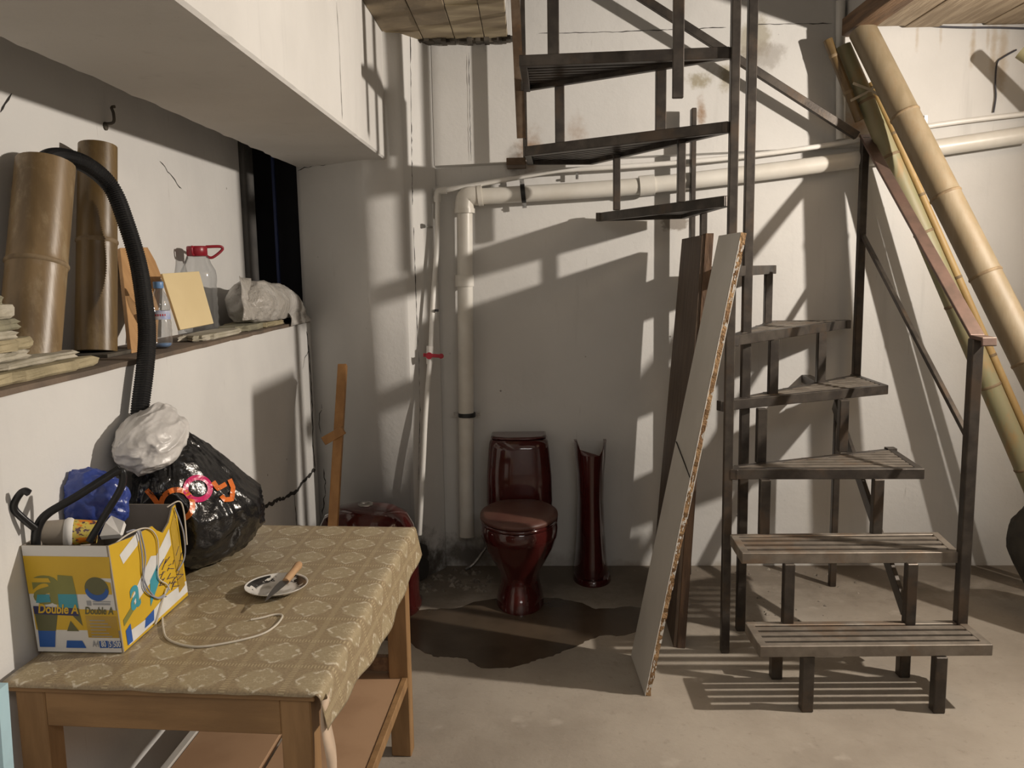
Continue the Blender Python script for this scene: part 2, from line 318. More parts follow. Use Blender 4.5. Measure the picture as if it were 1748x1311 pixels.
def cloth_material(cell):
    m, nt, b = _new('lace_print_oilcloth')
    uv = nt.nodes.new('ShaderNodeUVMap').outputs[0]
    s = nt.nodes.new('ShaderNodeSeparateXYZ'); nt.links.new(uv, s.inputs[0])
    u = math_(nt, 'SUBTRACT', math_(nt, 'FRACT', math_(nt, 'DIVIDE', s.outputs[0], cell)), 0.5)
    v = math_(nt, 'SUBTRACT', math_(nt, 'FRACT', math_(nt, 'DIVIDE', s.outputs[1], cell)), 0.5)
    au = math_(nt, 'ABSOLUTE', u); av = math_(nt, 'ABSOLUTE', v)
    r = math_(nt, 'SQRT', math_(nt, 'ADD', math_(nt, 'MULTIPLY', u, u), math_(nt, 'MULTIPLY', v, v)))
    a = math_(nt, 'ARCTAN2', v, u)
    nz = noise_tex(nt, uv, 42, 4, 0.7)
    fine = noise_tex(nt, uv, 160, 3, 0.7)
    base = mixc(nt, ramp(nt, fine, 0.35, 0.65), (0.345, 0.268, 0.165), (0.255, 0.195, 0.118))
    base = mixc(nt, math_(nt, 'MULTIPLY', ramp(nt, noise_tex(nt, uv, 3.0, 4), 0.45, 0.75), 0.4), base, (0.24, 0.175, 0.10))
    # medallion: paler disc, lacy ring broken into eight sprays, rosette
    disc = ramp(nt, r, 0.40, 0.34)
    base = mixc(nt, math_(nt, 'MULTIPLY', disc, 0.45), base, (0.42, 0.355, 0.225))
    spray = math_(nt, 'ADD', math_(nt, 'MULTIPLY', math_(nt, 'COSINE', math_(nt, 'MULTIPLY', a, 8.0)), 0.035), 0.345)
    rr = math_(nt, 'ABSOLUTE', math_(nt, 'SUBTRACT', math_(nt, 'ADD', r, math_(nt, 'MULTIPLY', math_(nt, 'SUBTRACT', nz, 0.5), 0.16)), spray))
    ring = math_(nt, 'MULTIPLY', ramp(nt, rr, 0.042, 0.015), ramp(nt, math_(nt, 'COSINE', math_(nt, 'MULTIPLY', a, 4.0)), -0.75, -0.1))
    fr2 = ramp(nt, noise_tex(nt, uv, 95, 3, 0.7), 0.40, 0.56)
    base = mixc(nt, math_(nt, 'MULTIPLY', math_(nt, 'MULTIPLY', ring, fr2), 0.85), base, (0.62, 0.56, 0.44))
    scr = math_(nt, 'MULTIPLY', ramp(nt, math_(nt, 'ABSOLUTE', math_(nt, 'SUBTRACT', noise_tex(nt, uv, 60, 2, 0.5), 0.5)), 0.022, 0.008), disc)
    base = mixc(nt, math_(nt, 'MULTIPLY', scr, 0.35), base, (0.52, 0.45, 0.32))
    ros = math_(nt, 'ABSOLUTE', math_(nt, 'SUBTRACT', r, math_(nt, 'ADD', 0.075, math_(nt, 'MULTIPLY', math_(nt, 'COSINE', math_(nt, 'MULTIPLY', a, 8.0)), 0.02))))
    base = mixc(nt, math_(nt, 'MULTIPLY', ramp(nt, ros, 0.022, 0.008), 0.5), base, (0.60, 0.53, 0.38))
    # dotted ladder borders between the cells
    def ladder(across, along):
        near = ramp(nt, across, 0.445, 0.452)
        dots = ramp(nt, math_(nt, 'SINE', math_(nt, 'MULTIPLY', along, 2 * math.pi * 17)), 0.0, 0.4)
        return near, math_(nt, 'MULTIPLY', near, dots)
    n1, d1 = ladder(au, v); n2, d2 = ladder(av, u)
    near = math_(nt, 'MAXIMUM', n1, n2); dots = math_(nt, 'MAXIMUM', d1, d2)
    base = mixc(nt, math_(nt, 'MULTIPLY', near, 0.35), base, (0.24, 0.18, 0.10))
    base = mixc(nt, math_(nt, 'MULTIPLY', dots, 0.55), base, (0.56, 0.47, 0.30))
    nt.links.new(base, b.inputs['Base Color'])
    b.inputs['Roughness'].default_value = 0.38; b.inputs['Specular IOR Level'].default_value = 0.45
    bump(nt, b, math_(nt, 'ADD', fine, math_(nt, 'MULTIPLY', ring, 1.0)), 0.2, 0.002)
    return m
M['cloth'] = cloth_material(0.127)
M['cloth_back'] = mat('cloth_backing', (0.60, 0.46, 0.34), rough=0.8)

# ------------------------------------------------------------------ mesh builder
class MB:
    def __init__(s): s.v = []; s.f = []; s.mi = []; s.sm = []
    def add(s, verts, faces, smooth=False, mi=0):
        o = len(s.v); s.v += [Vector(v) for v in verts]
        for f in faces: s.f.append([i + o for i in f]); s.mi.append(mi); s.sm.append(smooth)
        return s
    def box(s, lo, hi, mi=0):
        x0, y0, z0 = lo; x1, y1, z1 = hi
        return s.add([(x0, y0, z0), (x1, y0, z0), (x1, y1, z0), (x0, y1, z0), (x0, y0, z1), (x1, y0, z1), (x1, y1, z1), (x0, y1, z1)],
                     [(0, 3, 2, 1), (4, 5, 6, 7), (0, 1, 5, 4), (1, 2, 6, 5), (2, 3, 7, 6), (3, 0, 4, 7)], False, mi)
    def bar(s, p, q, w, h, up=(0, 0, 1), mi=0):          # w across, h along 'up'
        p = Vector(p); q = Vector(q); d = (q - p).normalized(); up = Vector(up)
        if abs(d.dot(up.normalized())) > 0.98: up = Vector((0, 1, 0))
        x = d.cross(up).normalized(); y = x.cross(d).normalized()
        pts = [c + x * (a * w / 2) + y * (b * h / 2) for c in (p, q) for a, b in ((-1, -1), (1, -1), (1, 1), (-1, 1))]
        return s.add(pts, [(0, 1, 2, 3), (7, 6, 5, 4), (0, 4, 5, 1), (1, 5, 6, 2), (2, 6, 7, 3), (3, 7, 4, 0)], False, mi)
    def prism(s, poly, z0, z1, mi=0):
        n = len(poly); v = [(p[0], p[1], z0) for p in poly] + [(p[0], p[1], z1) for p in poly]
        f = [tuple(range(n))[::-1], tuple(range(n, 2 * n))] + [(i, (i + 1) % n, n + (i + 1) % n, n + i) for i in range(n)]
        return s.add(v, f, False, mi)
    def tube(s, pts, r, n=12, caps=True, mi=0, flat=None):
        pts = [Vector(p) for p in pts]; rings = []
        rad = r if isinstance(r, (list, tuple)) else [r] * len(pts)
        ref = None; o = len(s.v)
        for i, p in enumerate(pts):
            t = (pts[min(i + 1, len(pts) - 1)] - pts[max(i - 1, 0)]).normalized()
            if ref is None:
                ref = Vector((0, 0, 1)) if abs(t.z) < 0.9 else Vector((1, 0, 0))
                if flat is not None: ref = Vector(flat)
            x = t.cross(ref).normalized(); y = x.cross(t).normalized(); ref = y if flat is None else Vector(flat)
            k = 1.0
            for j in range(n):
                a = 2 * math.pi * j / n
                s.v.append(p + x * (math.cos(a) * rad[i]) + y * (math.sin(a) * rad[i] * k))
        for i in range(len(pts) - 1):
            for j in range(n):
                a = o + i * n + j; b = o + i * n + (j + 1) % n
                s.f.append([a, b, b + n, a + n]); s.mi.append(mi); s.sm.append(True)
        if caps: s.cap(o, n, mi, True); s.cap(o + (len(pts) - 1) * n, n, mi)
        return s
    def cap(s, o, n, mi, flip=False):
        k = len(s.v); s.v += [s.v[o + j].copy() for j in range(n)]
        s.f.append([k + j for j in range(n)][::-1] if flip else [k + j for j in range(n)]); s.mi.append(mi); s.sm.append(False)
    def loft(s, rings, caps=True, mi=0, closed=True):     # rings: lists of points of equal length
        n = len(rings[0]); o = len(s.v)
        for r in rings: s.v += [Vector(p) for p in r]
        for i in range(len(rings) - 1):
            for j in range(n if closed else n - 1):
                a = o + i * n + j; b = o + i * n + (j + 1) % n
                s.f.append([a, b, b + n, a + n]); s.mi.append(mi); s.sm.append(True)
        if caps: s.cap(o, n, mi, True); s.cap(o + (len(rings) - 1) * n, n, mi)
        return s
    def lathe(s, prof, c=(0, 0, 0), n=32, mi=0, caps=False, sx=1.0, sy=1.0):
        c = Vector(c)
        return s.loft([[c + Vector((r * math.cos(2 * math.pi * j / n) * sx, r * math.sin(2 * math.pi * j / n) * sy, z)) for j in range(n)] for r, z in prof], caps, mi)
    def build(s, name, m, parent=None, origin=None, bevel=0.0, segs=2, sub=0):
        me = bpy.data.meshes.new(name)
        off = world_loc(parent) if parent else Vector(origin if origin is not None else (0, 0, 0))
        me.from_pydata([v - off for v in s.v], [], s.f)
        for mm in (m if isinstance(m, (list, tuple)) else [m]): me.materials.append(mm)
        for i, p in enumerate(me.polygons): p.material_index = s.mi[i]; p.use_smooth = s.sm[i]
        me.update()
        bm = bmesh.new(); bm.from_mesh(me); bmesh.ops.recalc_face_normals(bm, faces=bm.faces[:]); bm.to_mesh(me); bm.free()
        o = bpy.data.objects.new(name, me); col.objects.link(o)
        if parent: o.parent = parent
        else: o.location = off
        if bevel:
            b = o.modifiers.new('bevel', 'BEVEL'); b.width = bevel; b.segments = segs; b.limit_method = 'ANGLE'; b.angle_limit = R(40)
        if sub:
            b = o.modifiers.new('sub', 'SUBSURF'); b.levels = sub; b.render_levels = sub
        return o
def world_loc(o):
    v = Vector((0, 0, 0))
    while o: v = v + o.location; o = o.parent
    return v
def tag(o, label, cat, group=None):
    o['label'] = label; o['category'] = cat
    if group: o['group'] = group
    return o
def thing(name, label, cat, loc, group=None):
    o = bpy.data.objects.new(name, None); col.objects.link(o); o.location = Vector(loc); o.empty_display_size = 0.1
    return tag(o, label, cat, group)
def struct(o): o['kind'] = 'structure'; return o
def bez(pts, n=8):                                       # Catmull-Rom through points
    pts = [Vector(p) for p in pts]; out = []
    for i in range(len(pts) - 1):
        p0 = pts[max(i - 1, 0)]; p1 = pts[i]; p2 = pts[i + 1]; p3 = pts[min(i + 2, len(pts) - 1)]
        for k in range(n):
            t = k / n
            out.append(0.5 * ((2 * p1) + (p2 - p0) * t + (2 * p0 - 5 * p1 + 4 * p2 - p3) * t * t + (3 * p1 - p0 - 3 * p2 + p3) * t ** 3))
    out.append(pts[-1]); return out
def text_mesh(txt, size, name, m, parent, origin, xdir, ydir, shear=0.0, extrude=0.0004, bold=0.0, align='LEFT', scale_x=1.0):
    cu = bpy.data.curves.new('tmp_text', 'FONT'); cu.body = txt; cu.size = size; cu.extrude = extrude; cu.shear = shear; cu.offset = bold
    cu.align_x = align; cu.resolution_u = 4
    t = bpy.data.objects.new('tmp_text', cu); col.objects.link(t)
    bpy.context.view_layer.update()
    dg = bpy.context.evaluated_depsgraph_get()
    me = bpy.data.meshes.new_from_object(t.evaluated_get(dg))
    bpy.data.objects.remove(t); bpy.data.curves.remove(cu)
    x = Vector(xdir).normalized(); y = Vector(ydir).normalized(); z = x.cross(y)
    off = Vector(origin) - world_loc(parent)
    for v in me.vertices: v.co = off + x * (v.co.x * scale_x) + y * v.co.y + z * (v.co.z + extrude)
    me.materials.clear(); me.materials.append(m); me.name = name
    for p in me.polygons: p.use_smooth = False; p.material_index = 0
    o = bpy.data.objects.new(name, me); col.objects.link(o); o.parent = parent
    return o

# ------------------------------------------------------------------ the setting
LX, NX, LZ = -1.15, -1.42, 1.36          # lower wall face, niche wall face, ledge height
CEIL = 2.735; TOP = 4.3
b = MB(); b.prism([(-2.2, -2.6), (3.7, -2.6), (3.7, 5.0), (-2.2, 5.0)], -0.12, 0.0)
struct(b.build('floor', M['floor']))
b = MB(); b.prism([(-0.5, wall_y(-0.5)), (3.6, wall_y(3.6)), (3.6, 4.9), (-0.5, 4.9)], 0.0, TOP)
wall_back = struct(b.build('wall_back', M['wall']))
# upper band of the back wall stands proud; its lower edge climbs a little to the right
zl, zr = 2.128, 2.225
b = MB()
xl, xr = -0.47, 3.58; pr = 0.035
v = []
for x, z in ((xl, zl), (xr, zr)):
    y = wall_y(x); v += [(x, y - pr, z), (x, y + 0.02, z - 0.012), (x, y - pr, TOP), (x, y + 0.02, TOP)]
b.add(v, [(0, 4, 6, 2), (1, 3, 7, 5), (0, 1, 5, 4), (2, 6, 7, 3), (0, 2, 3, 1), (4, 5, 7, 6)])
b.build('wall_band', M['wall'], wall_back)
# skewed pillar in the corner
pf = bez([(-1.19, 4.47, 0), (-1.02, 4.375, 0), (-0.89, 4.28, 0), (-0.82, 4.218, 0), (-0.74, 4.196, 0), (-0.602, 4.224, 0)], 5)
b = MB(); foot = [(p.x, p.y) for p in pf] + [(-0.47, 4.43), (-0.47, 4.9), (-1.19, 4.9)]
b.prism(foot, 0.0, TOP)
for i in range(len(pf) - 1): b.sm[2 + i] = True
wall_pillar = struct(b.build('wall_pillar', M['wall']))
# lower left wall with its ledge
b = MB(); b.box((-2.0, -2.6, 0.0), (LX, 4.5, LZ - 0.012))
wall_left = struct(b.build('wall_left', M['wall_plain'], bevel=0.006))
b = MB()
rings = []
rnd = random.Random(3)
ys = [-2.6 + i * 0.09 for i in range(80)]
ys = [y for y in ys if y < 4.47]
top = []
for y in ys:
    e = LX + 0.004 + rnd.uniform(-0.006, 0.004)
    rings.append([(NX - 0.1, y, LZ - 0.02), (e, y, LZ - 0.016), (e, y, LZ - 0.002), (e - 0.02, y, LZ), (NX - 0.1, y, LZ)])
b.loft(rings)
for i in range(len(b.sm)): b.sm[i] = False
b.build('ledge_top', M['ledge'], wall_left)
b = MB(); b.box((-2.0, -2.6, LZ - 0.03), (NX, 4.27, CEIL + 0.1))
struct(b.build('wall_niche', M['wall_plain']))
# recess at the end of the niche, its darkness painted on a near-black panel
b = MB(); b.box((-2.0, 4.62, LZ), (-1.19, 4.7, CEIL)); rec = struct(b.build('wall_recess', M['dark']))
b = MB(); b.box((-1.60, 4.275, LZ), (-1.395, 4.42, 2.6)); b.build('shaft_side', M['dark_grey'], rec, bevel=0.01)
b = MB(); b.box((-1.335, 4.52, LZ), (-1.322, 4.54, 2.6)); b.build('blue_edge', M['blue_line'], rec)
# side, rear and upper shell
b = MB(); b.box((3.55, -2.6, 0), (3.7, 4.9, TOP)); struct(b.build('wall_right', M['wall_plain']))
b = MB(); b.box((-2.2, -2.75, 0), (3.7, -2.6, TOP)); struct(b.build('wall_rear', M['wall_plain']))
b = MB(); b.box((-2.2, -2.6, LZ), (-2.0, 4.9, TOP)); struct(b.build('wall_upper_left', M['wall_plain']))
b = MB(); b.box((-2.2, -2.75, TOP), (3.7, 4.9, TOP + 0.1)); struct(b.build('ceiling_upper', M['wall_plain']))
# floor slab overhead, open over the stairs
b = MB()
b.box((-2.0, -2.6, CEIL), (3.55, 1.75, CEIL + 0.16)); b.box((-2.0, 1.75, CEIL), (-0.085, 4.40, CEIL + 0.16)); b.box((1.56, 1.75, CEIL + 0.03), (3.55, 4.36, CEIL + 0.16))
ceiling = struct(b.build('ceiling', M['soffit']))
# formwork faces under the left slab
rnd = random.Random(5)
xs = [-0.68, -0.50, -0.345, -0.20, -0.085]
for i in range(4):
    yy = 2.6
    while yy < 4.30:
        y2 = min(yy + rnd.uniform(0.35, 0.7), 4.36 + 0.02 * i)
        d = rnd.uniform(0.004, 0.012)
        bb = MB(); bb.box((xs[i] + 0.002, yy, CEIL - d), (xs[i + 1] - 0.002, y2 - 0.004, CEIL + 0.01))
        bb.build('formwork_panel', M['formwork'] if rnd.random() < 0.62 else M['formwork2'], ceiling, bevel=0.002)
        yy = y2
# broken lip where the slab meets the wall
bb = MB()
for i in range(26):
    x = -0.60 + i * 0.021; bb.bar((x, 4.37, CEIL - 0.012), (x + 0.024, 4.37, CEIL - 0.012), 0.07 + rnd.uniform(-.03, .03), 0.012 + rnd.uniform(0, 0.022))
bb.build('slab_lip', M['grime'], ceiling)
# planks under the right-hand slab
px0 = 1.53
for i, w in enumerate((0.11, 0.20, 0.17, 0.21, 0.19, 0.20, 0.18, 0.21, 0.19, 0.20, 0.17)):
    bb = MB(); dz = (0.055 if i == 0 else 0.0) + 0.004 * (i % 3)
    if px0 + w > 3.54: break
    bb.box((px0, 1.76, CEIL - dz * 0.8), (px0 + w - 0.004, 4.35 - 0.02 * (i % 2), CEIL + 0.035))
    bb.build('plank', M['plank_dark'] if i == 0 else M['plank'], ceiling, bevel=0.003)
    px0 += w
# concrete beam along the left
b = MB()
BX0, BX1, BZ = -1.19, -0.68, 2.135
rings = []
n = 110
for i in range(n):
    y = -2.6 + 7.03 * i / (n - 1)
    j = 0.016 * noise.noise(Vector((y * 9, 0, 0))) + 0.016 * abs(noise.noise(Vector((y * 3.1, 4, 0))))
    k = 0.003 * noise.noise(Vector((y * 12, 7, 0)))
    rings.append([(BX0 + j, y, CEIL), (BX0 + j, y, BZ + 0.012), (BX0 + j + 0.012, y, BZ + 0.001), (BX1 - 0.008, y, BZ), (BX1 + k, y, BZ + 0.008), (BX1, y, CEIL)])
b.loft(rings)
for i in range(len(b.sm)): b.sm[i] = False
struct(b.build('ceiling_beam', M['soffit']))
# cracks: dark jagged gaps
def crack(pts, w, parent, nrm, seed=1, jag=0.006):
    rnd = random.Random(seed); P = []
    nrm = Vector(nrm).normalized()
    for a, c in zip(pts[:-1], pts[1:]):
        a = Vector(a); c = Vector(c); k = max(2, int((c - a).length / 0.022)); s = nrm.cross((c - a).normalized())
        for i in range(k): P.append(a.lerp(c, i / k) + s * rnd.uniform(-jag, jag))
    P.append(Vector(pts[-1])); bb = MB(); vv = []; 
    for i, p in enumerate(P):
        t = (P[min(i + 1, len(P) - 1)] - P[max(i - 1, 0)]).normalized(); s = nrm.cross(t)
        ww = w * rnd.uniform(0.35, 1.2) * (0.25 if i in (0, len(P) - 1) else 1)
        vv += [p + s * ww / 2 + nrm * 0.0015, p - s * ww / 2 + nrm * 0.0015]
    bb.add(vv, [(2 * i, 2 * i + 1, 2 * i + 3, 2 * i + 2) for i in range(len(P) - 1)])
    bb.build('crack', M['crack'], parent)
lw = lambda x, y: PX(x, y, LX)
crack([lw(523, 565), lw(527, 600), lw(530, 640), lw(533, 700), lw(534, 760), lw(538, 800)], 0.016, wall_left, (1, 0, 0), 1)
crack([lw(538, 800), lw(515, 825), lw(502, 842), lw(480, 852), lw(450, 864)], 0.020, wall_left, (1, 0, 0), 2)
crack([lw(502, 842), lw(504, 870), lw(507, 900)], 0.010, wall_left, (1, 0, 0), 3)
crack([lw(527, 600), lw(520, 612), lw(516, 630)], 0.006, wall_left, (1, 0, 0), 4)
pn = Vector((-(4.19 - 4.46), -(-0.605 + 1.19), 0)) * -1
pn = Vector((-0.15, -0.98, 0)).normalized()
pbv = BVHTree.FromPolygons([v.co.copy() for v in wall_pillar.data.vertices], [list(p.vertices) for p in wall_pillar.data.polygons])
def pil(px, py):                                    # on the pillar's rounded face
    h = pbv.ray_cast(Vector((0, 0, CAMH)), ray(px, py).normalized())
    return h[0] if h[0] is not None else PY(px, py, 4.2)
crack([pil(700, 60), pil(702, 200), pil(704, 350)], 0.005, wall_pillar, pn, 5, 0.002)
crack([pil(706, 388), pil(709, 480), pil(713, 590)], 0.005, wall_pillar, pn, 6, 0.002)
crack([pil(715, 600), pil(717, 700), pil(714, 820)], 0.004, wall_pillar, pn, 7, 0.002)
crack([pil(550, 690), pil(545, 715), pil(548, 740)], 0.004, wall_pillar, pn, 8)
crack([pil(553, 800), pil(556, 830), pil(551, 880)], 0.006, wall_pillar, pn, 9)
crack([pil(508, 292), pil(520, 286), pil(540, 284), pil(570, 278)], 0.004, wall_pillar, pn, 10)
crack([PW(727, 75, .04), PW(733, 180, .04), PW(737, 280, .04)], 0.006, wall_back, (0, -1, 0), 11, 0.003)
crack([PW(800, 90, .04), PW(802, 190, .04), PW(804, 275, .04)], 0.003, wall_back, (0, -1, 0), 12, 0.002)
crack([PW(920, 57, .037), PW(1070, 54, .037), PW(1240, 47, .037)], 0.004, wall_back, (0, -1, 0), 13, 0.002)
crack([PW(1290, 42, .037), PW(1420, 40, .037)], 0.004, wall_back, (0, -1, 0), 14, 0.002)
crack([PX(574, 4, BX1), PX(578, 65, BX1), PX(584, 205, BX1)], 0.004, bpy.data.objects['ceiling_beam'], (1, 0, 0), 15, 0.002)
crack([PX(20, 160, NX), PX(8, 178, NX), PX(0, 192, NX)], 0.008, bpy.data.objects['wall_niche'], (1, 0, 0), 16)
crack([PX(272, 275, NX), PX(290, 298, NX), PX(310, 322, NX)], 0.004, bpy.data.objects['wall_niche'], (1, 0, 0), 17)
# broken hole at the foot of the pillar
crack([PY(717, 925, 4.21), PY(723, 945, 4.21), PY(719, 975, 4.2), PY(713, 990, 4.19)], 0.075, wall_pillar, (.3, -1, 0), 18, 0.022)

# ------------------------------------------------------------------ wet patch and rubble
def blob_outline(pts, z, n=6, jag=0.012, seed=1):
    rnd = random.Random(seed); w = [PZ(x, y, 0.0) for x, y in pts]; w = bez(w + [w[0]], n)[:-1]
    return [Vector((p.x + 0.03 * noise.noise(p * 9) + rnd.uniform(-jag, jag) * 0.5, p.y + 0.03 * noise.noise(p * 9 + Vector((5, 5, 5))) + rnd.uniform(-jag, jag) * 0.5, z)) for p in w]
pts = [(600, 1040), (700, 1042), (780, 1038), (830, 1025), (930, 1020), (985, 1028), (1025, 1040), (1100, 1038), (1120, 1060), (1090, 1078), (1020, 1088), (985, 1100), (950, 1118), (915, 1130), (870, 1142), (820, 1135), (780, 1122), (740, 1118), (700, 1098), (640, 1090), (590, 1070)]
ol = blob_outline(pts, 0.0)
b = MB(); b.prism([(p.x, p.y) for p in ol], -0.001, 0.0022)
tag(b.build('water_puddle', M['puddle'], origin=(ol[0].x, ol[0].y, 0)), 'dark wet water puddle on the concrete floor in front of the toilet', 'puddle')
rnd = random.Random(21); bb = MB()
for i in range(170):
    if i < 95: p = PZ(rnd.uniform(700, 840), rnd.uniform(972, 1010), 0)
    elif i < 130: p = PZ(rnd.uniform(1080, 1480), rnd.uniform(970, 985), 0)
    else: p = PZ(rnd.uniform(1270, 1480), rnd.uniform(985, 1090), 0)
    if p.y > wall_y(p.x) - 0.015: p.y = wall_y(p.x) - 0.02
    s = rnd.uniform(0.003, 0.012 if i > 95 else 0.022); a = rnd.uniform(0, 3)
    c, d = math.cos(a) * s, math.sin(a) * s
    bb.add([(p.x - c, p.y - d, 0), (p.x + d, p.y - c, 0), (p.x + c, p.y + d, 0), (p.x - d, p.y + c, 0), (p.x + .2 * c, p.y + .3 * s, s * rnd.uniform(.4, 1.0))],
           [(0, 3, 2, 1), (0, 1, 4), (1, 2, 4), (2, 3, 4), (3, 0, 4)])
o = bb.build('plaster_rubble', M['rubble']); tag(o, 'crumbs of broken plaster scattered along the wall foot and under the stairs', 'rubble'); o['kind'] = 'stuff'

# ------------------------------------------------------------------ staircase
ST = thing('metal_staircase', 'dark steel winder staircase with slatted treads, thin posts and a flat handrail', 'staircase', (0.80, 3.40, 0))
AX, AY = 0.797, 3.385; BXp, BYp = 0.915, 3.60
HT = {1: .255, 2: .525, 3: .785, 4: 1.046, 5: 1.322, 6: 1.598, 7: 1.874, 8: 2.15, 9: 2.426}
FR_H = 0.042
TP = {1: [(.805, 2.887), (1.627, 2.887), (1.627, 3.102), (.805, 3.102)],
      2: [(.790, 3.102), (1.598, 3.090), (1.632, 3.338), (.799, 3.340)],
      3: [(.803, 3.365), (1.567, 3.335), (1.609, 3.740), (.83, 3.44)],
      4: [(.785, 3.475), (1.640, 3.88), (1.650, 4.300), (.81, 3.52)],
      5: [(.815, 3.40), (1.602, 4.275), (1.222, 4.315), (.80, 3.44)],
      6: [(.83, 3.42), (1.235, 4.315), (.80, 4.315), (.79, 3.42)],
      7: [(.806, 3.44), (.785, 4.28), (.345, 4.37), (.775, 3.42)],
      8: [(.790, 3.41), (.330, 4.345), (.004, 4.30), (-.011, 3.945), (.775, 3.37)],
      9: [(.790, 3.42), (-.010, 3.945), (-.025, 3.445), (.780, 3.385)]}
NEAR = {1: (0, 1), 2: (0, 1), 3: (0, 1), 4: (0, 1), 5: (0, 1), 6: (0, 1), 7: (3, 2), 8: (4, 3), 9: (3, 2)}
def clip_line(poly, p, d):
    ts = []
    n = len(poly)
    for i in range(n):
        a = Vector(poly[i]); c = Vector(poly[(i + 1) % n]); e = c - a
        den = d.x * e.y - d.y * e.x
        if abs(den) < 1e-9: continue
        t = ((a.x - p.x) * e.y - (a.y - p.y) * e.x) / den
        u = ((a.x - p.x) * d.y - (a.y - p.y) * d.x) / den
        if -1e-6 <= u <= 1 + 1e-6: ts.append(t)
    return (min(ts), max(ts)) if len(ts) >= 2 else None
for k, poly in TP.items():
    z = HT[k]; poly = [Vector(p) for p in poly]; cen = sum(poly, Vector((0, 0))) / len(poly)
    bb = MB(); n = len(poly); fw = 0.030
    for i in range(n):
        a, c = poly[i], poly[(i + 1) % n]; d = (c - a)
        if d.length < 0.03: continue
        d.normalize(); nn = Vector((-d.y, d.x))
        if nn.dot(cen - a) < 0: nn = -nn
        o = nn * fw / 2
        dz = 0.0006 * i
        ins = d * (0.001 + 0.0015 * i); a_ = a + o + ins; c_ = c + o - ins
        bb.bar((a_.x, a_.y, z - FR_H / 2 - dz), (c_.x, c_.y, z - FR_H / 2 - dz), fw, FR_H)
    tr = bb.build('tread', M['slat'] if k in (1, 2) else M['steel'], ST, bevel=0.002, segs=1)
    i0, i1 = NEAR[k]; a, c = poly[i0], poly[i1]; d = (c - a).normalized(); nn = Vector((-d.y, d.x))
    if nn.dot(cen - a) < 0: nn = -nn
    depth = max((p - a).dot(nn) for p in poly)
    ns = 3 if k <= 2 else max(3, int(round((depth - 0.04) / 0.052)))
    pitch = (depth - fw) / (ns + 1)
    for j in range(1, ns + 1):
        off = fw / 2 + pitch * j
        r_ = clip_line(poly, a + nn * off, d)
        if not r_ or r_[1] - r_[0] < 0.09: continue
        p = a + nn * off + d * (r_[0] + 0.022); q = a + nn * off + d * (r_[1] - 0.022)
        sb = MB(); sb.bar((p.x, p.y, z - 0.013), (q.x, q.y, z - 0.013), 0.030, 0.022)
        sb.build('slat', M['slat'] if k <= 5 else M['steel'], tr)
def post(name, x, y, z0, z1, w=0.036, d=0.036, m='steel'):
    bb = MB(); bb.box((x - w / 2, y - d / 2, z0), (x + w / 2, y + d / 2, z1)); return bb.build(name, M[m], ST, bevel=0.003, segs=1)
# legs of the bottom tread and struts from tread to tread
for px_, py_ in ((1378, 1216), (1603, 1218), (1326, 1160), (1544, 1157)):
    p = PZ(px_, py_, 0); post('leg', p.x, p.y + 0.018, 0.0, HT[1] - FR_H - 0.001, 0.042, 0.042)
def strut(k, px_, py_):
    p = PZ(px_, py_, HT[k]); a, c = [Vector(TP[k + 1][i]) for i in NEAR[k + 1]]; d = (c - a).normalized(); n2 = Vector((-d.y, d.x)) * .018
    q = a + d * ((Vector((p.x, p.y)) - a).dot(d)) + n2; f = .55
    p = Vector((p.x + (q.x - p.x) * f, p.y + (q.y - p.y) * f, 0)); post('strut', p.x, p.y, HT[k] - 0.01, HT[k + 1] - FR_H + 0.004, 0.040, 0.036)
for k, px_, py_ in ((1, 1347, 1066), (1, 1556, 1066), (2, 1307, 914), (2, 1499, 912), (3, 1318, 792), (3, 1457, 772), (4, 1321, 671), (4, 1407, 652)): strut(k, px_, py_)
post('strut', 1.17, 4.20, HT[5] - 0.03, HT[6] - FR_H + 0.01); post('strut', 0.85, 3.62, HT[6] - 0.01, HT[7] - FR_H + 0.01, 0.03, 0.03)
post('strut', 0.80, 3.95, HT[6] - 0.01, HT[7] - FR_H + 0.01, 0.03, 0.03)
for k, (x0, y0) in ((7, (1053, 355)), (7, (1163, 341)), (8, (956, 243)), (8, (1128, 224))):
    p = PZ(x0, y0, HT[k]); post('strut', p.x, p.y + 0.01, HT[k] - 0.01, HT[k + 1] - FR_H + 0.01, 0.042 if k == 8 else 0.032, 0.036)
p = PZ(945, 94, HT[9]); post('strut', p.x, p.y + 0.02, HT[9] - 0.02, 2.95, 0.045, 0.04)
p = PY(1157, 168, 3.335); post('hanging_bar', p.x, p.y, p.z, 2.95, 0.042, 0.02)
# posts
post('spindle_post', AX, AY, 0.0, 3.3, 0.034, 0.034); post('spindle_post', BXp, BYp, 0.0, 3.3, 0.038, 0.034)
p = PY(1185, 184, 4.29); post('wall_post', p.x, 4.31, 0.0, p.z, 0.024, 0.05)
p = PZ(1420, 1000, 0); post('floor_post', p.x, p.y, 0.0, HT[4] - FR_H, 0.032, 0.032)
post('rail_post', 1.609, 3.086, HT[1] - 0.01, 1.325, 0.040, 0.040)
ptop = PY(1466, 235, 4.285); post('rail_post', 1.645, 4.285, HT[4] - 0.02, ptop.z, 0.036, 0.036)
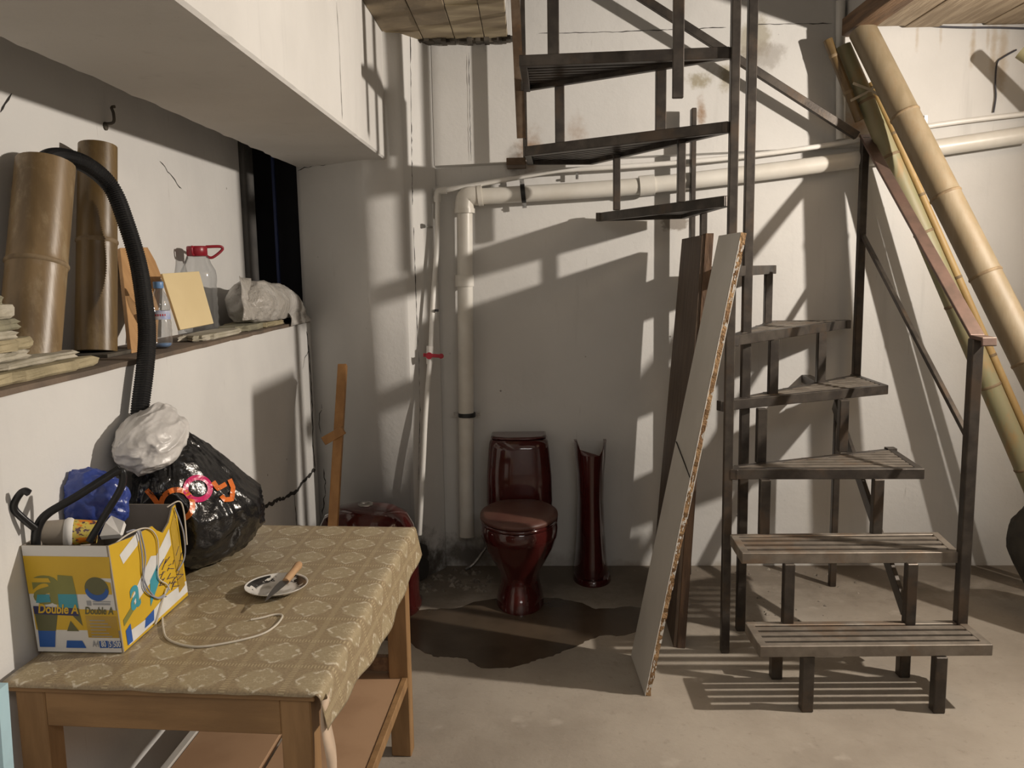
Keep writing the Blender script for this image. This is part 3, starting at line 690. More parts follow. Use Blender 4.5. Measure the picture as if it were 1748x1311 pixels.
# stub bolted to the wall behind the fourth tread and at the third
bb = MB(); q = PY(1384, 651, 4.30); bb.bar((q.x, 4.18, q.z), (q.x + 0.01, wall_y(q.x), q.z), 0.045, 0.04); bb.build('wall_stub', M['steel'], ST, bevel=0.002)
bb = MB(); q = PZ(1524, 764, .79); bb.box((q.x - 0.03, q.y - 0.02, .735), (q.x + 0.012, q.y + 0.02, .79)); bb.build('wall_stub', M['steel'], ST, bevel=0.002)
# stringer flat bar down the right-hand side
bb = MB(); bb.bar(PY(1425, 690, 4.10), PY(1545, 1043, 3.215), 0.018, 0.065, (0, 0.6, 0.8)); bb.build('stringer', M['steel'], ST, bevel=0.002, segs=1)
# handrail with its turned end
bb = MB()
ha = Vector((1.612, 3.086, 1.332)); hb = Vector((1.648, 4.30, ptop.z + 0.012))
hd = (hb - ha).normalized()
bb.bar(ha, hb, 0.052, 0.014, (0, -hd.z, hd.y)); bb.bar(ha + Vector((0, 0.01, 0.0)), ha + Vector((0.012, -0.055, -0.006)), 0.052, 0.014); bb.bar(ha + Vector((0.012, -0.055, 0.001)), ha + Vector((0.012, -0.06, -0.03)), 0.052, 0.012, (0, 1, 0))
bb.build('handrail', M['primer'], ST, bevel=0.003)
bb = MB(); bb.bar(PY(1473, 402, 4.27), PY(1650, 742, 3.165), 0.020, 0.020); bb.build('middle_rail', M['steel'], ST, bevel=0.002, segs=1)
bb = MB(); r0 = PY(1463, 232, 4.26); r1 = PY(1098, -2, 4.25); r1 = r1 + (r1 - r0).normalized() * 0.35
bb.bar(r0, r1, 0.03, 0.038); bb.build('wall_rail', M['steel'], ST, bevel=0.002, segs=1)
# left corner of the stairwell: rusty angle bar, thin post, wall bracket
q0 = PY(878, 0, 3.92); q1 = PY(890, 236, 3.92)
bb = MB(); bb.bar((q0.x, q0.y, 2.9), q1, 0.040, 0.005); bb.bar((q0.x + 0.018, q0.y + 0.018, 2.9), q1 + Vector((0.018, 0.018, 0)), 0.005, 0.04); bb.build('angle_bar', M['rusty'], ST)
bb = MB(); q1 = PY(897, 272, 4.28); bb.bar((q1.x - 0.004, 4.28, 2.95), q1, 0.022, 0.03); bb.build('corner_post', M['steel'], ST)
bb = MB(); q = PY(882, 276, 4.30); bb.box((q.x - 0.05, 4.26, q.z - 0.02), (q.x + 0.045, wall_y(0) + 0.0, q.z + 0.015)); bb.build('wall_bracket', M['rusty'], ST, bevel=0.003)

# ------------------------------------------------------------------ pipes
def px_w(px, py, off=0.080): return PW(px, py, off)
pv = thing('drain_pipe', 'wide white plastic drain pipe running along the wall and down beside the toilet', 'pipe', PW(797, 915, .080))
v0 = px_w(797, 915); v1 = px_w(793, 352); e0 = px_w(812, 334)
h_l = px_w(812, 335); h_r = px_w(1762, 227)
b = MB(); b.tube([v0, v1 + Vector((0, 0, -0.02))], 0.040, 20); b.build('vertical_pipe', M['pvc'], pv)
hpts = [px_w(x, y) for x, y in ((812, 336), (893, 331), (1000, 324.5), (1104, 316.5), (1250, 300), (1400, 281), (1560, 258), (1762, 228))]
b = MB(); b.tube(bez(hpts, 5), 0.041, 20); b.build('horizontal_pipe', M['pvc'], pv)
el = MB()
cen = px_w(793, 336)
el.tube(bez([v1 + Vector((0, 0, -0.03)), v1 + Vector((0, 0, .005)), cen + Vector((0.012, 0, 0.0)), h_l + Vector((0.015, 0, .002)), h_l + (h_r - h_l).normalized() * 0.03], 5), 0.048, 20)
el.tube([v1 + Vector((0, 0, -0.035)), v1 + Vector((0, 0, -0.012))], 0.052, 20); hd = (h_r - h_l).normalized(); el.tube([h_l + hd * 0.012, h_l + hd * 0.034], 0.052, 20)
el.build('elbow', M['pvc'], pv)
def sleeve(p, d, L, r): d = d.normalized(); s = MB(); s.tube([p - d * L / 2, p + d * L / 2], r, 20); return s
sleeve(px_w(1104, 316.5), hpts[4] - hpts[2], 0.075, 0.050).build('coupling', M['pvc'], pv)
sleeve(px_w(793, 479), Vector((0, 0, 1)), 0.058, 0.048).build('coupling', M['pvc'], pv)
def clamp(p, d, r, parent):
    d = d.normalized(); s = MB(); s.tube([p - d * 0.011, p + d * 0.011], r, 20)
    c = s.build('clamp', M['rubber'], parent)
    side = d.cross(Vector((0, 1, 0))).normalized()
    for sg in (-1, 1):
        t = MB(); q = p + side * sg * (r + 0.012); t.bar(q - side * 0.014 + Vector((0, 0.02, 0)), q + side * 0.014 + Vector((0, 0.02, 0)), 0.022, 0.006, (0, 1, 0)); t.tube([q + Vector((0, 0.018, 0)), q + Vector((0, 0.008, 0))], 0.005, 8); t.build('clamp_lug', M['zinc'], c)
clamp(px_w(893, 330), hd, 0.046, pv); clamp(px_w(797, 708), Vector((0, 0, 1)), 0.045, pv)
tp = thing('water_pipe', 'thin white water pipe with a red lever valve running above the drain pipe', 'pipe', PY(715, 915, 4.14))
ty = 0.075
path = [PW(x, y, ty) for x, y in ((752, 326), (860, 307), (940, 293), (985, 289), (1100, 282), (1250, 269), (1430, 245), (1600, 213), (1762, 193))]
b = MB(); b.tube(bez(path, 5), 0.0125, 12); b.build('horizontal_pipe', M['ppr'], tp)
vt = [PW(747, 332, ty), PY(746, 420, 4.33), PY(740, 500, 4.29), PY(735, 600, 4.24), PY(727, 700, 4.18), PY(722, 800, 4.14), PY(716, 913, 4.12)]
b = MB(); b.tube(bez(vt, 5), 0.0125, 12); b.build('vertical_pipe', M['ppr'], tp)
b = MB(); b.tube(bez([PW(747, 345, ty), PW(747, 332, ty), PW(749, 327, ty), PW(762, 325, ty)], 5), 0.0175, 12); b.build('elbow', M['ppr'], tp)
q = PY(734, 606, 4.24); b = MB(); b.tube([q + Vector((0.002, 0, 0.045)), q - Vector((0.002, 0, 0.045))], 0.018, 14); b.tube([q, q - Vector((0, 0.03, 0))], 0.016, 14)
va = b.build('valve_body', M['ppr'], tp)
b = MB(); b.bar(q + Vector((-0.03, -0.034, 0.004)), q + Vector((0.068, -0.034, -0.004)), 0.018, 0.006, (0, 1, 0)); b.tube([q + Vector((0, -0.03, 0)), q + Vector((0, -0.042, 0))], 0.017, 14); b.tube([q + Vector((0.06, -0.03, -0.003)), q + Vector((0.06, -0.039, -0.003))], 0.013, 12)
b.build('valve_lever', M['red_plastic'], va, bevel=0.002)
def clip(p, parent, nm='clip'):
    s = MB(); s.bar(p + Vector((0, 0, -0.032)), p + Vector((0, 0, 0.03)), 0.014, 0.006, (0, 1, 0)); s.tube([p + Vector((0, 0.0, -0.02)), p + Vector((0, -0.02, -0.02))], 0.006, 8)
    return s.build(nm, M['zinc'], parent)
clip(PW(985, 295, .05), tp); clip(PW(1580, 208, .04), tp)
b = MB(); q = PY(742, 530, 4.26); b.bar(q, q + Vector((0.02, 0, 0)), 0.012, 0.012); b.build('clip', M['rubber'], tp)
# loose clip screwed to the pillar
q = pil(722, 386); b = MB(); b.bar(q + pn * 0.006 + Vector((-0.015, 0, 0)), q + pn * 0.006 + Vector((0.04, 0.06, -0.004)), 0.014, 0.008); b.tube([q + pn * 0.02, q - pn * 0.01], 0.012, 8)
tag(b.build('pipe_clip', M['zinc'], origin=q), 'small empty metal pipe clip screwed to the pillar', 'clip')
# white conduit above and wire
q0 = PW(1434, 20, 0.062); q1 = PW(1435, 238, 0.062)
b = MB(); b.tube([q0 + Vector((0, 0, .05)), q1], 0.022, 14); cd = tag(b.build('conduit_pipe', M['ppr'], origin=q1), 'short white upright plastic conduit behind the bamboo tops', 'pipe')
b = MB(); b.tube(bez([PW(x, y, .045) for x, y in ((1572, 40), (1600, 45), (1650, 47), (1700, 47), (1762, 49))], 5), 0.005, 8)
tag(b.build('electric_wire', M['wire'], origin=PW(1572, 40, .045)), 'dark wire strung along the wall under the plank ceiling', 'wire')
b = MB(); b.tube(bez([PW(x, y, .045) for x, y in ((1735, 85), (1712, 98), (1702, 108), (1699, 140), (1700, 165), (1696, 192))], 5), 0.004, 8)
tag(b.build('electric_wire', M['wire'], origin=PW(1735, 85, .045)), 'loose grey wire end hanging down the wall at the upper right', 'wire')
# ------------------------------------------------------------------ boards leaning on the stairs
a0 = PZ(1110, 1188, 0); a1 = Vector((a0.x - 0.012, a0.y + 0.33, 0))
t0 = PY(1275, 398, 3.04); t1 = t0 + Vector((-0.006, 0.325, 0.0))
LB = thing('laminate_board', 'tall grey-white laminated board with broken chipboard edge leaning on the stairs', 'board', a0)
th = Vector((0.021, 0, -0.004))
def slab4(p, q, r, s, t): return MB().add([p, q, r, s, p + t, q + t, r + t, s + t], [(0, 1, 2, 3), (7, 6, 5, 4), (0, 4, 5, 1), (1, 5, 6, 2), (2, 6, 7, 3), (3, 7, 4, 0)])
sh = Vector((-0.021, 0, 0.004))
slab4(a0 + sh + Vector((0, .004, 0)), a1 + sh, t1 + sh, t0 + sh + Vector((0, .004, 0)), th).build('panel', M['laminate'], LB)
# ragged edge: chipboard core with flakes of white coating
bb = MB(); k = 90; rnd = random.Random(8); vv = []
for i in range(k + 1):
    p = a0.lerp(t0, i / k); e = rnd.uniform(-0.004, 0.003)
    vv += [p + sh + Vector((0.001, e, 0)), p + sh + th + Vector((rnd.uniform(-.002, .003), e + rnd.uniform(0, .004), 0)), p + sh + th + Vector((0, 0.012, 0)), p + sh + Vector((0, 0.006, 0))]
bb.add(vv, [(4 * i, 4 * i + 1, 4 * i + 5, 4 * i + 4) for i in range(k)] + [(4 * i + 1, 4 * i + 2, 4 * i + 6, 4 * i + 5) for i in range(k)])
bb.build('chipped_edge', M['chip'], LB)
bb = MB(); 
def flake(u, L, x0, x1):
    p = a0.lerp(t0, u); q = a0.lerp(t0, u + L); f = Vector((0, -0.0055, 0))
    bb.add([p + sh + th * x0 + f, p + sh + th * x1 + f, q + sh + th * x1 + f, q + sh + th * x0 + f], [(0, 1, 2, 3)])
for i in range(90):
    u = rnd.choice([rnd.uniform(0.0, 0.17), rnd.uniform(0.24, 0.50), rnd.uniform(0.80, 0.97)])
    c = rnd.random(); w = rnd.uniform(.05, .22)
    flake(u, rnd.uniform(0.003, 0.010), c * (1 - w), c * (1 - w) + w)
for i in range(110): flake(i / 112, 0.0095, 0.0, rnd.uniform(0.08, 0.2)); 
for i in range(60): flake(0.4 + i / 112, 0.0095, rnd.uniform(0.86, 0.92), 1.0)
fl = bb.build('coating_flakes', M['chip_white'], LB); fl['kind'] = 'stuff'
bb = MB(); c0 = a0.lerp(t0, 0.488); bb.bar(c0 + sh + Vector((-0.0005, 0, 0)), c0 + sh + (a1 - a0) * 0.92 + (t0 - a0) * 0.04 + Vector((-0.0005, 0, 0)), 0.003, 0.004); bb.build('joint_line', M['crack'], LB)
# dark plank behind
g0 = Vector((.592, 3.43, 0)); g1 = Vector((.628, 4.30, 0)); h0 = PY(1198, 401, 3.62); h1 = PY(1164, 408, 4.27)
td = Vector((.048, -.008, 0))
PLK = thing('old_panel', 'tall dark weathered wooden panel seen almost edge-on behind the white laminated board', 'panel', g0)
slab4(g0, g1, h1, h0, td * .30).build('panel_face', M['old_plank'], PLK, bevel=0.002, segs=1)
e = Vector((0, .004, 0))
slab4(g0 + td * .30 - e, g0.lerp(g1, .12) + td * .30, h0.lerp(h1, .12) + td * .30 + Vector((0, 0, .006)), h0 + td * .30 + Vector((0, 0, .006)) - e, td * .70).build('edge_batten', M['old_plank2'], PLK, bevel=0.002, segs=1)
slab4(g1.lerp(g0, .10) + td * .30, g1 + td * .30, h1 + td * .30, h1.lerp(h0, .10) + td * .30, td * .70).build('edge_batten', M['old_plank2'], PLK, bevel=0.002, segs=1)
# lath with a cross block behind the table
s0 = PZ(555, 1125, 0); s1 = PY(585, 623, 4.02)
SK = thing('wooden_lath', 'upright orange wooden lath with a small cross block standing in the corner', 'lath', s0)
MB().bar(s0, s1, 0.042, 0.03, (0, 1, 0)).build('lath', M['stick'], SK, bevel=0.002, segs=1)
q = s0.lerp(s1, 0.735); MB().bar(q + Vector((-0.065, -0.022, -0.022)), q + Vector((0.03, -0.022, 0.03)), 0.04, 0.02, (0, 1, 0)).build('cross_block', M['stick'], SK, bevel=0.002, segs=1)

# ------------------------------------------------------------------ toilet, pedestal, basin
def ell(cx, cy, rx, ry, z, n=36, p=2.0, back=None):
    out = []
    for j in range(n):
        a = 2 * math.pi * j / n; ca, sa = math.cos(a), math.sin(a)
        x = cx + rx * math.copysign(abs(ca) ** (2 / p), ca); y = cy + ry * math.copysign(abs(sa) ** (2 / p), sa)
        if back is not None: y = min(y, back)
        out.append(Vector((x, y, z)))
    return out
TX = -0.062
T = thing('toilet', 'dusty burgundy ceramic toilet with closed lid standing against the wall', 'toilet', (TX, 4.0, 0))
b = MB()
b.loft([ell(TX, 3.955, .116, .185, 0), ell(TX, 3.955, .116, .185, .015), ell(TX, 3.96, .106, .172, .06), ell(TX, 3.97, .092, .152, .115), ell(TX, 3.975, .100, .165, .165),
        ell(TX, 3.97, .135, .200, .225), ell(TX, 3.965, .166, .228, .285), ell(TX, 3.96, .181, .241, .335), ell(TX, 3.96, .184, .244, .340), ell(TX, 3.96, .186, .246, .375), ell(TX, 3.96, .183, .243, .395), ell(TX, 3.96, .180, .240, .402)])
b.box((TX - .13, 4.12, .20), (TX + .13, 4.36, .395))
b.build('bowl', M['ceramic'], T, bevel=0.006)
b = MB(); b.loft([ell(TX, 3.965, .178, .236, .400, back=4.17), ell(TX, 3.965, .186, .244, .404, back=4.17), ell(TX, 3.965, .186, .244, .416, back=4.17), ell(TX, 3.965, .178, .236, .420, back=4.17)]); b.build('seat', M['ceramic'], T)
b = MB(); b.loft([ell(TX, 3.967, .180, .240, .421, back=4.18), ell(TX, 3.967, .188, .247, .426, back=4.18), ell(TX, 3.967, .186, .245, .440, back=4.18), ell(TX, 3.967, .165, .222, .449, back=4.17), ell(TX, 3.967, .10, .14, .453, back=4.14), ell(TX, 3.967, .02, .03, .454)]); b.build('lid', M['ceramic_dust'], T)
b = MB()
def tank_ring(w, y0, y1, z, c=.05):
    return [Vector((TX + x, y, z)) for x, y in ((-w, y1), (-w, y0 + c), (-w + c * .3, y0 + c * .3), (-w + c, y0), (-w * .4, y0 - .012), (w * .4, y0 - .012), (w - c, y0), (w - c * .3, y0 + c * .3), (w, y0 + c), (w, y1))]
b.loft([tank_ring(.165, 4.20, 4.40, .375), tank_ring(.168, 4.195, 4.40, .42), tank_ring(.165, 4.20, 4.40, .55), tank_ring(.154, 4.212, 4.40, .69), tank_ring(.149, 4.22, 4.40, .725), tank_ring(.140, 4.235, 4.40, .737)])
b.build('tank', M['ceramic'], T)
b = MB(); b.loft([tank_ring(.138, 4.24, 4.40, .739), tank_ring(.142, 4.235, 4.40, .743), tank_ring(.141, 4.236, 4.40, .750), tank_ring(.133, 4.245, 4.39, .754)]); b.build('tank_lid', M['ceramic'], T)
# ballcock connector hose behind the bowl
b = MB(); b.tube(bez([Vector((TX - .05, 4.36, .33)), PY(815, 955, 4.33), PY(795, 972, 4.30)], 5), 0.008, 8); b.build('inlet_pipe', M['zinc'], T)
PX_ = .308
PD = thing('sink_pedestal', 'burgundy ceramic washbasin pedestal standing right of the toilet', 'pedestal', (PX_, 4.22, 0))
def ped(w, d, z, yb=4.36):
    out = []
    for i in range(21):
        a = math.pi * i / 20; out.append(Vector((PX_ + w * math.cos(a), yb - d * math.sin(a) ** .75, z)))
    inn = [Vector((PX_ + (p.x - PX_) * .82, yb - (yb - p.y) * .85, z)) for p in out[::-1]]
    return out + inn
b = MB(); rings = [ped(.092, .215, 0), ped(.092, .215, .02), ped(.082, .20, .10), ped(.073, .18, .25), ped(.068, .165, .42), ped(.072, .165, .55), ped(.080, .17, .635)]
last = ped(.084, .17, .66)
for i, p in enumerate(last):
    s = abs(p.x - PX_) / .084; p.z += .055 * max(0, min(1, (s - .60) / .22))
rings.append(last); b.loft(rings)
b.build('column', M['ceramic'], PD)
b = MB(); b.loft([ell(PX_, 4.25, .098, .135, 0, back=4.36), ell(PX_, 4.25, .098, .135, .012, back=4.36), ell(PX_, 4.25, .092, .125, .028, back=4.36)]); b.build('foot', M['ceramic'], PD)
bc = PZ(612, 1030, 0); bc = Vector((-0.785, 3.885, 0))
BS = thing('washbasin', 'burgundy ceramic washbasin turned over on the floor behind the table', 'washbasin', bc)
b = MB()
prof = [(1.0, 0), (1.03, .012), (1.03, .03), (.99, .045), (.99, .12), (.985, .20), (.965, .265), (.91, .325), (.79, .372), (.55, .400), (.25, .410), (.02, .412)]
b.loft([ell(bc.x, bc.y, .245 * r, .19 * r, z * 1.24, p=2.3) for r, z in prof]); b.build('bowl', M['ceramic'], BS)
b = MB(); b.lathe([(.035, .50), (.035, .516), (.02, .518), (.02, .50)], bc, 20, caps=True); b.build('drain_ring', M['zinc'], BS)
# ------------------------------------------------------------------ bamboo
def bamboo_pole(name, label, p, q, r0, r1, nodes, m, group=None, n=24, open_top=True, origin=None):
    p = Vector(p); q = Vector(q); t = thing(name, label, 'bamboo', origin or p, group); L = (q - p).length; d = (q - p) / L
    pts = []; rad = []
    us = sorted(set([0, 1] + [min(1, max(0, u + e)) for u in nodes for e in (-.02 / L, -.008 / L, 0, .008 / L, .02 / L)] + [i / 14 for i in range(15)]))
    for u in us:
        r = r0 + (r1 - r0) * u; k = min([abs(u - w) * L for w in nodes] or [9])
        rad.append(r * (1 + .03 * max(0, 1 - k / .012))); pts.append(p + d * L * u)
    b = MB(); b.tube(pts, rad, n, caps=False)
    if open_top:
        b.tube([q, q - d * 0.004], [r1, r1 * .82], n, False, 1); b.tube([q - d * .001, q - d * .12], r1 * .82, n, False, 1); b.tube([q - d * .12, q - d * .121], [r1 * .82, .002], n, False, 1)
        b.tube([p, p + d * .001], [r0 * .2, r0], n, False, 1)
    else: b.tube([q, q + d * .001], [r1, .002], n, False, 1); b.tube([p, p + d * .001], [.002, r0], n, False, 1)
    b.build('culm', [m, M['bam_in']], t)
    for u in nodes:
        r = (r0 + (r1 - r0) * u) * 1.028; c = p + d * L * u
        s = MB(); s.tube([c - d * .007, c - d * .003, c + d * .003, c + d * .007], [r * .985, r * 1.03, r * 1.03, r * .985], n, False); s.build('node_ring', M['bam_node'], t)
    return t
bb0 = PX(93, 606, -1.235); bc0 = Vector((-1.315, bb0.y + 0.01, LZ)); bt0 = PX(78, 279, -1.315)
bamboo_pole('bamboo_tube', 'thick brown bamboo tube standing on the ledge beside the stone stack', bc0, bt0, .075, .074, [.50], M['bam_brown'])
q0 = PX(195, 606, -1.27); q1 = PX(167, 249, -1.33)
bamboo_pole('bamboo_tube', 'thinner glossy brown bamboo tube standing on the ledge behind the hose', (-1.325, q0.y, LZ + .012), q1, .060, .056, [.53], M['bam_dark'])
b = MB(); b.box((-1.40, q0.y - .09, LZ), (-1.245, q0.y + .10, LZ + .011)); tag(b.build('dark_tile', M['grime'], origin=(-1.32, q0.y, LZ), bevel=.002), 'thin dark tile under the thinner bamboo tube on the ledge', 'tile')
# the leaning poles on the right
pt = PY(1472, 52, 4.20); pb = PZ(2030, 1160, 0)
d_ = pt - pb
bamboo_pole('bamboo_pole', 'thickest tan bamboo pole leaning high against the right of the back wall', pb, pt, .072, .062, [.14, .29, .44, .575, .705, .845], M['bam_tan'], 'bamboo poles leaning on the wall', open_top=False)
pt2 = PY(1438, 80, 4.30); pm2 = PY(1696, 673, 4.02); u2 = (pm2 - pt2); pb2 = pt2 + u2 * (-pt2.z / u2.z) 
pb2 = Vector((pb2.x, min(pb2.y, 4.1), 0)); 
bamboo_pole('bamboo_pole', 'green-yellow bamboo pole tied with twine, leaning left of the thickest pole', pb2, pt2, .052, .040, [.10, .24, .385, .53, .66, .80, .90], M['bam_green'], 'bamboo poles leaning on the wall')
def lean(dx_t, dy_t, dx_b, dy_b, top, bot, off): return None
pt3 = PY(1413, 68, 4.27); pm3 = PY(1500, 290, 4.205)
u3 = pm3 - pt3; pb3 = pt3 + u3 * .62
bamboo_pole('bamboo_stick', 'short split brown bamboo stick tied behind the green-yellow pole', pb3, pt3, .022, .022, [.35, .8], M['bam_dark'], 'bamboo poles leaning on the wall', 14)
pt4 = PY(1488, 140, 4.27); pm4 = PY(1716, 657, 4.04); u4 = pm4 - pt4; pb4 = pt4 + u4 * (-pt4.z / u4.z)
bamboo_pole('bamboo_stick', 'thin straw-coloured bamboo stick leaning between the two thicker poles', pb4, pt4, .021, .018, [.12, .3, .47, .62, .78, .9], M['bam_straw'], 'bamboo poles leaning on the wall', 14)
pt5 = PY(1742, 88, 4.10); pb5 = Vector((3.3, 3.6, 1.6))
bamboo_pole('bamboo_stick', 'pale bamboo end poking in at the upper right corner', pb5, pt5, .035, .032, [.5], M['bam_green'], 'bamboo poles leaning on the wall', 14)
# twine round the pair
tw = thing('twine_knot', 'pale twine tied round the green-yellow bamboo pole with loose ends', 'twine', PY(1480, 152, 4.22))
c = PY(1476, 158, 4.28); dd = (pb2 - pt2).normalized(); s = MB(); xx = dd.cross(Vector((0, 1, 0))).normalized(); yy = xx.cross(dd)
s.tube([c + (xx * math.cos(a) + yy * math.sin(a)) * .050 + dd * .004 * math.sin(3 * a) for a in [i * math.pi / 12 for i in range(25)]], .004, 6); s.build('loop', M['twine'], tw)
for e in ((1506, 126), (1508, 168), (1452, 172), (1456, 142)):
    p = PY(e[0], e[1], 4.20); s = MB(); s.bar(c + Vector((0.01, -.055, 0)), p, .012, .002, (0, 1, .2)); s.build('loose_end', M['twine'], tw)
# ------------------------------------------------------------------ things on the ledge
hp = bez([PX(72, 300, -1.315), PX(76, 275, -1.31), PX(105, 268, -1.30), PX(150, 283, -1.27), PX(190, 320, -1.24), PX(215, 380, -1.205), PX(236, 450, -1.17), PX(247, 520, -1.135), PX(251, 570, -1.115), PX(248, 625, -1.105), PX(240, 690, -1.105), PX(236, 735, -1.105)], 14)
# resample evenly and corrugate
L = [0]
for a, c in zip(hp[:-1], hp[1:]): L.append(L[-1] + (c - a).length)
step = .0035; P2 = []; i = 0; s_ = 0
while s_ < L[-1]:
    while L[i + 1] < s_: i += 1
    P2.append(hp[i].lerp(hp[i + 1], (s_ - L[i]) / (L[i + 1] - L[i]))); s_ += step
b = MB(); b.tube(P2, [.0255 if (k // 1) % 2 else .0222 for k in range(len(P2))], 16)
for k in range(len(b.sm)): b.sm[k] = False
tag(b.build('corrugated_hose', M['hose'], origin=P2[-1]), 'black corrugated hose arching from the thick bamboo tube down the wall', 'hose')
def stone(name, label, cx, cy, z, rx, ry, h, seed, m, rot=0, group='flat stones on the ledge', tilt=0):
    rnd = random.Random(seed); n = 30; outs = []
    base = [1 + rnd.uniform(-.13, .10) for _ in range(n)]
    for zz, k in ((0, .95), (h * .2, 1.0), (h * .5, .985), (h * .72, 1.01), (h, .95)):
        ring = []
        for j in range(n):
            a = 2 * math.pi * j / n; ca, sa = math.cos(a), math.sin(a); rr = base[j] * k * (1 + rnd.uniform(-.035, .03))
            x = rx * math.copysign(abs(ca) ** .55, ca) * rr; y = ry * math.copysign(abs(sa) ** .55, sa) * rr
            c_, s2 = math.cos(rot), math.sin(rot); px_, py_ = x * c_ - y * s2, x * s2 + y * c_
            ring.append(Vector((min(max(cx + px_, NX + .004), 0), cy + py_, z + zz + tilt * py_ + rnd.uniform(-.0012, .0012) * (0 if zz == 0 else 1))))
        outs.append(ring)
    b = MB(); b.loft(outs)
    for k in range(len(b.sm)): b.sm[k] = False
    return tag(b.build(name, m, origin=(cx, cy, z)), label, 'stone', group)
sy = 1.83
zz = LZ + .001
stack = [(-1.245, sy + .20, .085, .26, .026, 'slate3', 'lowest front flat stone of the stack, long ochre slab at the ledge edge'),
         (-1.29, sy + .18, .10, .25, .017, 'slate2', 'second flat stone from the bottom of the stack, long pale slab'),
         (-1.30, sy + .02, .10, .21, .022, 'slate2', 'third flat stone from the bottom of the stack, pale broken slab'),
         (-1.30, sy + .05, .10, .20, .027, 'slate3', 'fourth flat stone from the bottom of the stack, ochre edged slab'),
         (-1.305, sy + .015, .10, .20, .020, 'slate2', 'fifth flat stone from the bottom of the stack, thin pale slab'),
         (-1.30, sy + .035, .10, .20, .026, 'slate', 'third flat stone from the top of the stack, grey slab'),
         (-1.31, sy + .01, .10, .19, .033, 'slate2', 'second flat stone from the top of the stack, thick pale slab'),
         (-1.31, sy - .005, .095, .19, .021, 'slate', 'topmost flat stone of the stack, thin grey green slab')]
for i, (x, y, rx, ry, h, mm, lb) in enumerate(stack):
    stone('flat_stone', lb, x, y, zz, rx, ry, h, 40 + i, M[mm]); zz += h + .001
q = PX(345, 570, -1.20); stone('flat_stone', 'flat stone lying in front of the cream board on the ledge', q.x - .02, q.y + .15, LZ + .001, .06, .22, .020, 61, M['slate2'])
q = PX(400, 560, -1.23); stone('flat_stone', 'flat grey stone lying by the big clear jug on the ledge', -1.235, q.y + .12, LZ + .001, .065, .20, .024, 62, M['slate'])
stone('flat_stone', 'flat ochre stone lying under the white sack on the ledge', -1.25, 3.86, LZ + .001, .09, .20, .022, 63, M['slate3'])
# plywood offcut and cream board leaning on the niche wall
def board_on(name, label, pts, thick, m, cat='board'):
    P = [PX(x, y, xx) for x, y, xx in pts]; n = (P[1] - P[0]).cross(P[2] - P[0]).normalized()
    if n.x > 0: n = -n
    k = len(P); b = MB(); b.add(P + [p + n * thick for p in P], [tuple(range(k)), tuple(range(k, 2 * k))[::-1]] + [(i, (i + 1) % k, k + (i + 1) % k, k + i) for i in range(k)])
    return tag(b.build(name, m, origin=min(P, key=lambda p: p.z), bevel=.001, segs=1), label, cat)
board_on('plywood_offcut', 'orange plywood offcut with cut corner leaning on the niche wall behind the hose', [(225, 604, -1.24), (268, 594, -1.24), (275, 470, -1.36), (265, 445, -1.38), (252, 422, -1.395), (205, 423, -1.395)], .014, M['ply'])
board_on('cream_board', 'square cream board leaning behind the small water bottle on the ledge', [(308, 563, -1.215), (365, 552, -1.200), (340, 463, -1.265), (277, 467, -1.295)], .010, M['cream'])
# small bottle
q = PX(283, 592, -1.20); bx, by = -1.215, q.y + .01
BT = thing('water_bottle', 'small clear water bottle with blue cap and printed label on the ledge', 'bottle', (bx, by, LZ))
b = MB(); pr = [(.001, .006), (.024, .003), (.031, .008), (.033, .02), (.032, .05), (.0335, .056), (.032, .064), (.033, .085), (.031, .092), (.031, .125), (.0335, .132), (.033, .145), (.027, .168), (.017, .185), (.0135, .192), (.0135, .205), (.001, .205)]
b.lathe(pr, (bx, by, LZ), 28); b.build('body', M['clear'], BT)
b = MB(); b.lathe([(.001, .219), (.0155, .219), (.0165, .216), (.0165, .199), (.0155, .197)], (bx, by, LZ), 24); b.build('cap', M['blue_cap'], BT)
b = MB(); b.lathe([(.0318, .096), (.0318, .124)], (bx, by, LZ), 28)
lb_ = b.build('label', M['label_white'], BT)
b = MB(); 
for k in range(5):
    a0_ = R(-95 + k * 13); r_ = .0322
    b.add([(bx + r_ * math.cos(a0_), by + r_ * math.sin(a0_), LZ + .107), (bx + r_ * math.cos(a0_ + .12), by + r_ * math.sin(a0_ + .12), LZ + .107), (bx + r_ * math.cos(a0_ + .12), by + r_ * math.sin(a0_ + .12), LZ + .114), (bx + r_ * math.cos(a0_), by + r_ * math.sin(a0_), LZ + .114)], [(0, 1, 2, 3)])
b.build('red_lettering', M['red_ink'], lb_)
b = MB(); b.lathe([(.001, .007), (.02, .004), (.028, .01), (.0285, .016), (.001, .017)], (bx, by, LZ), 24); b.build('blue_base', M['blue_cap'], BT)
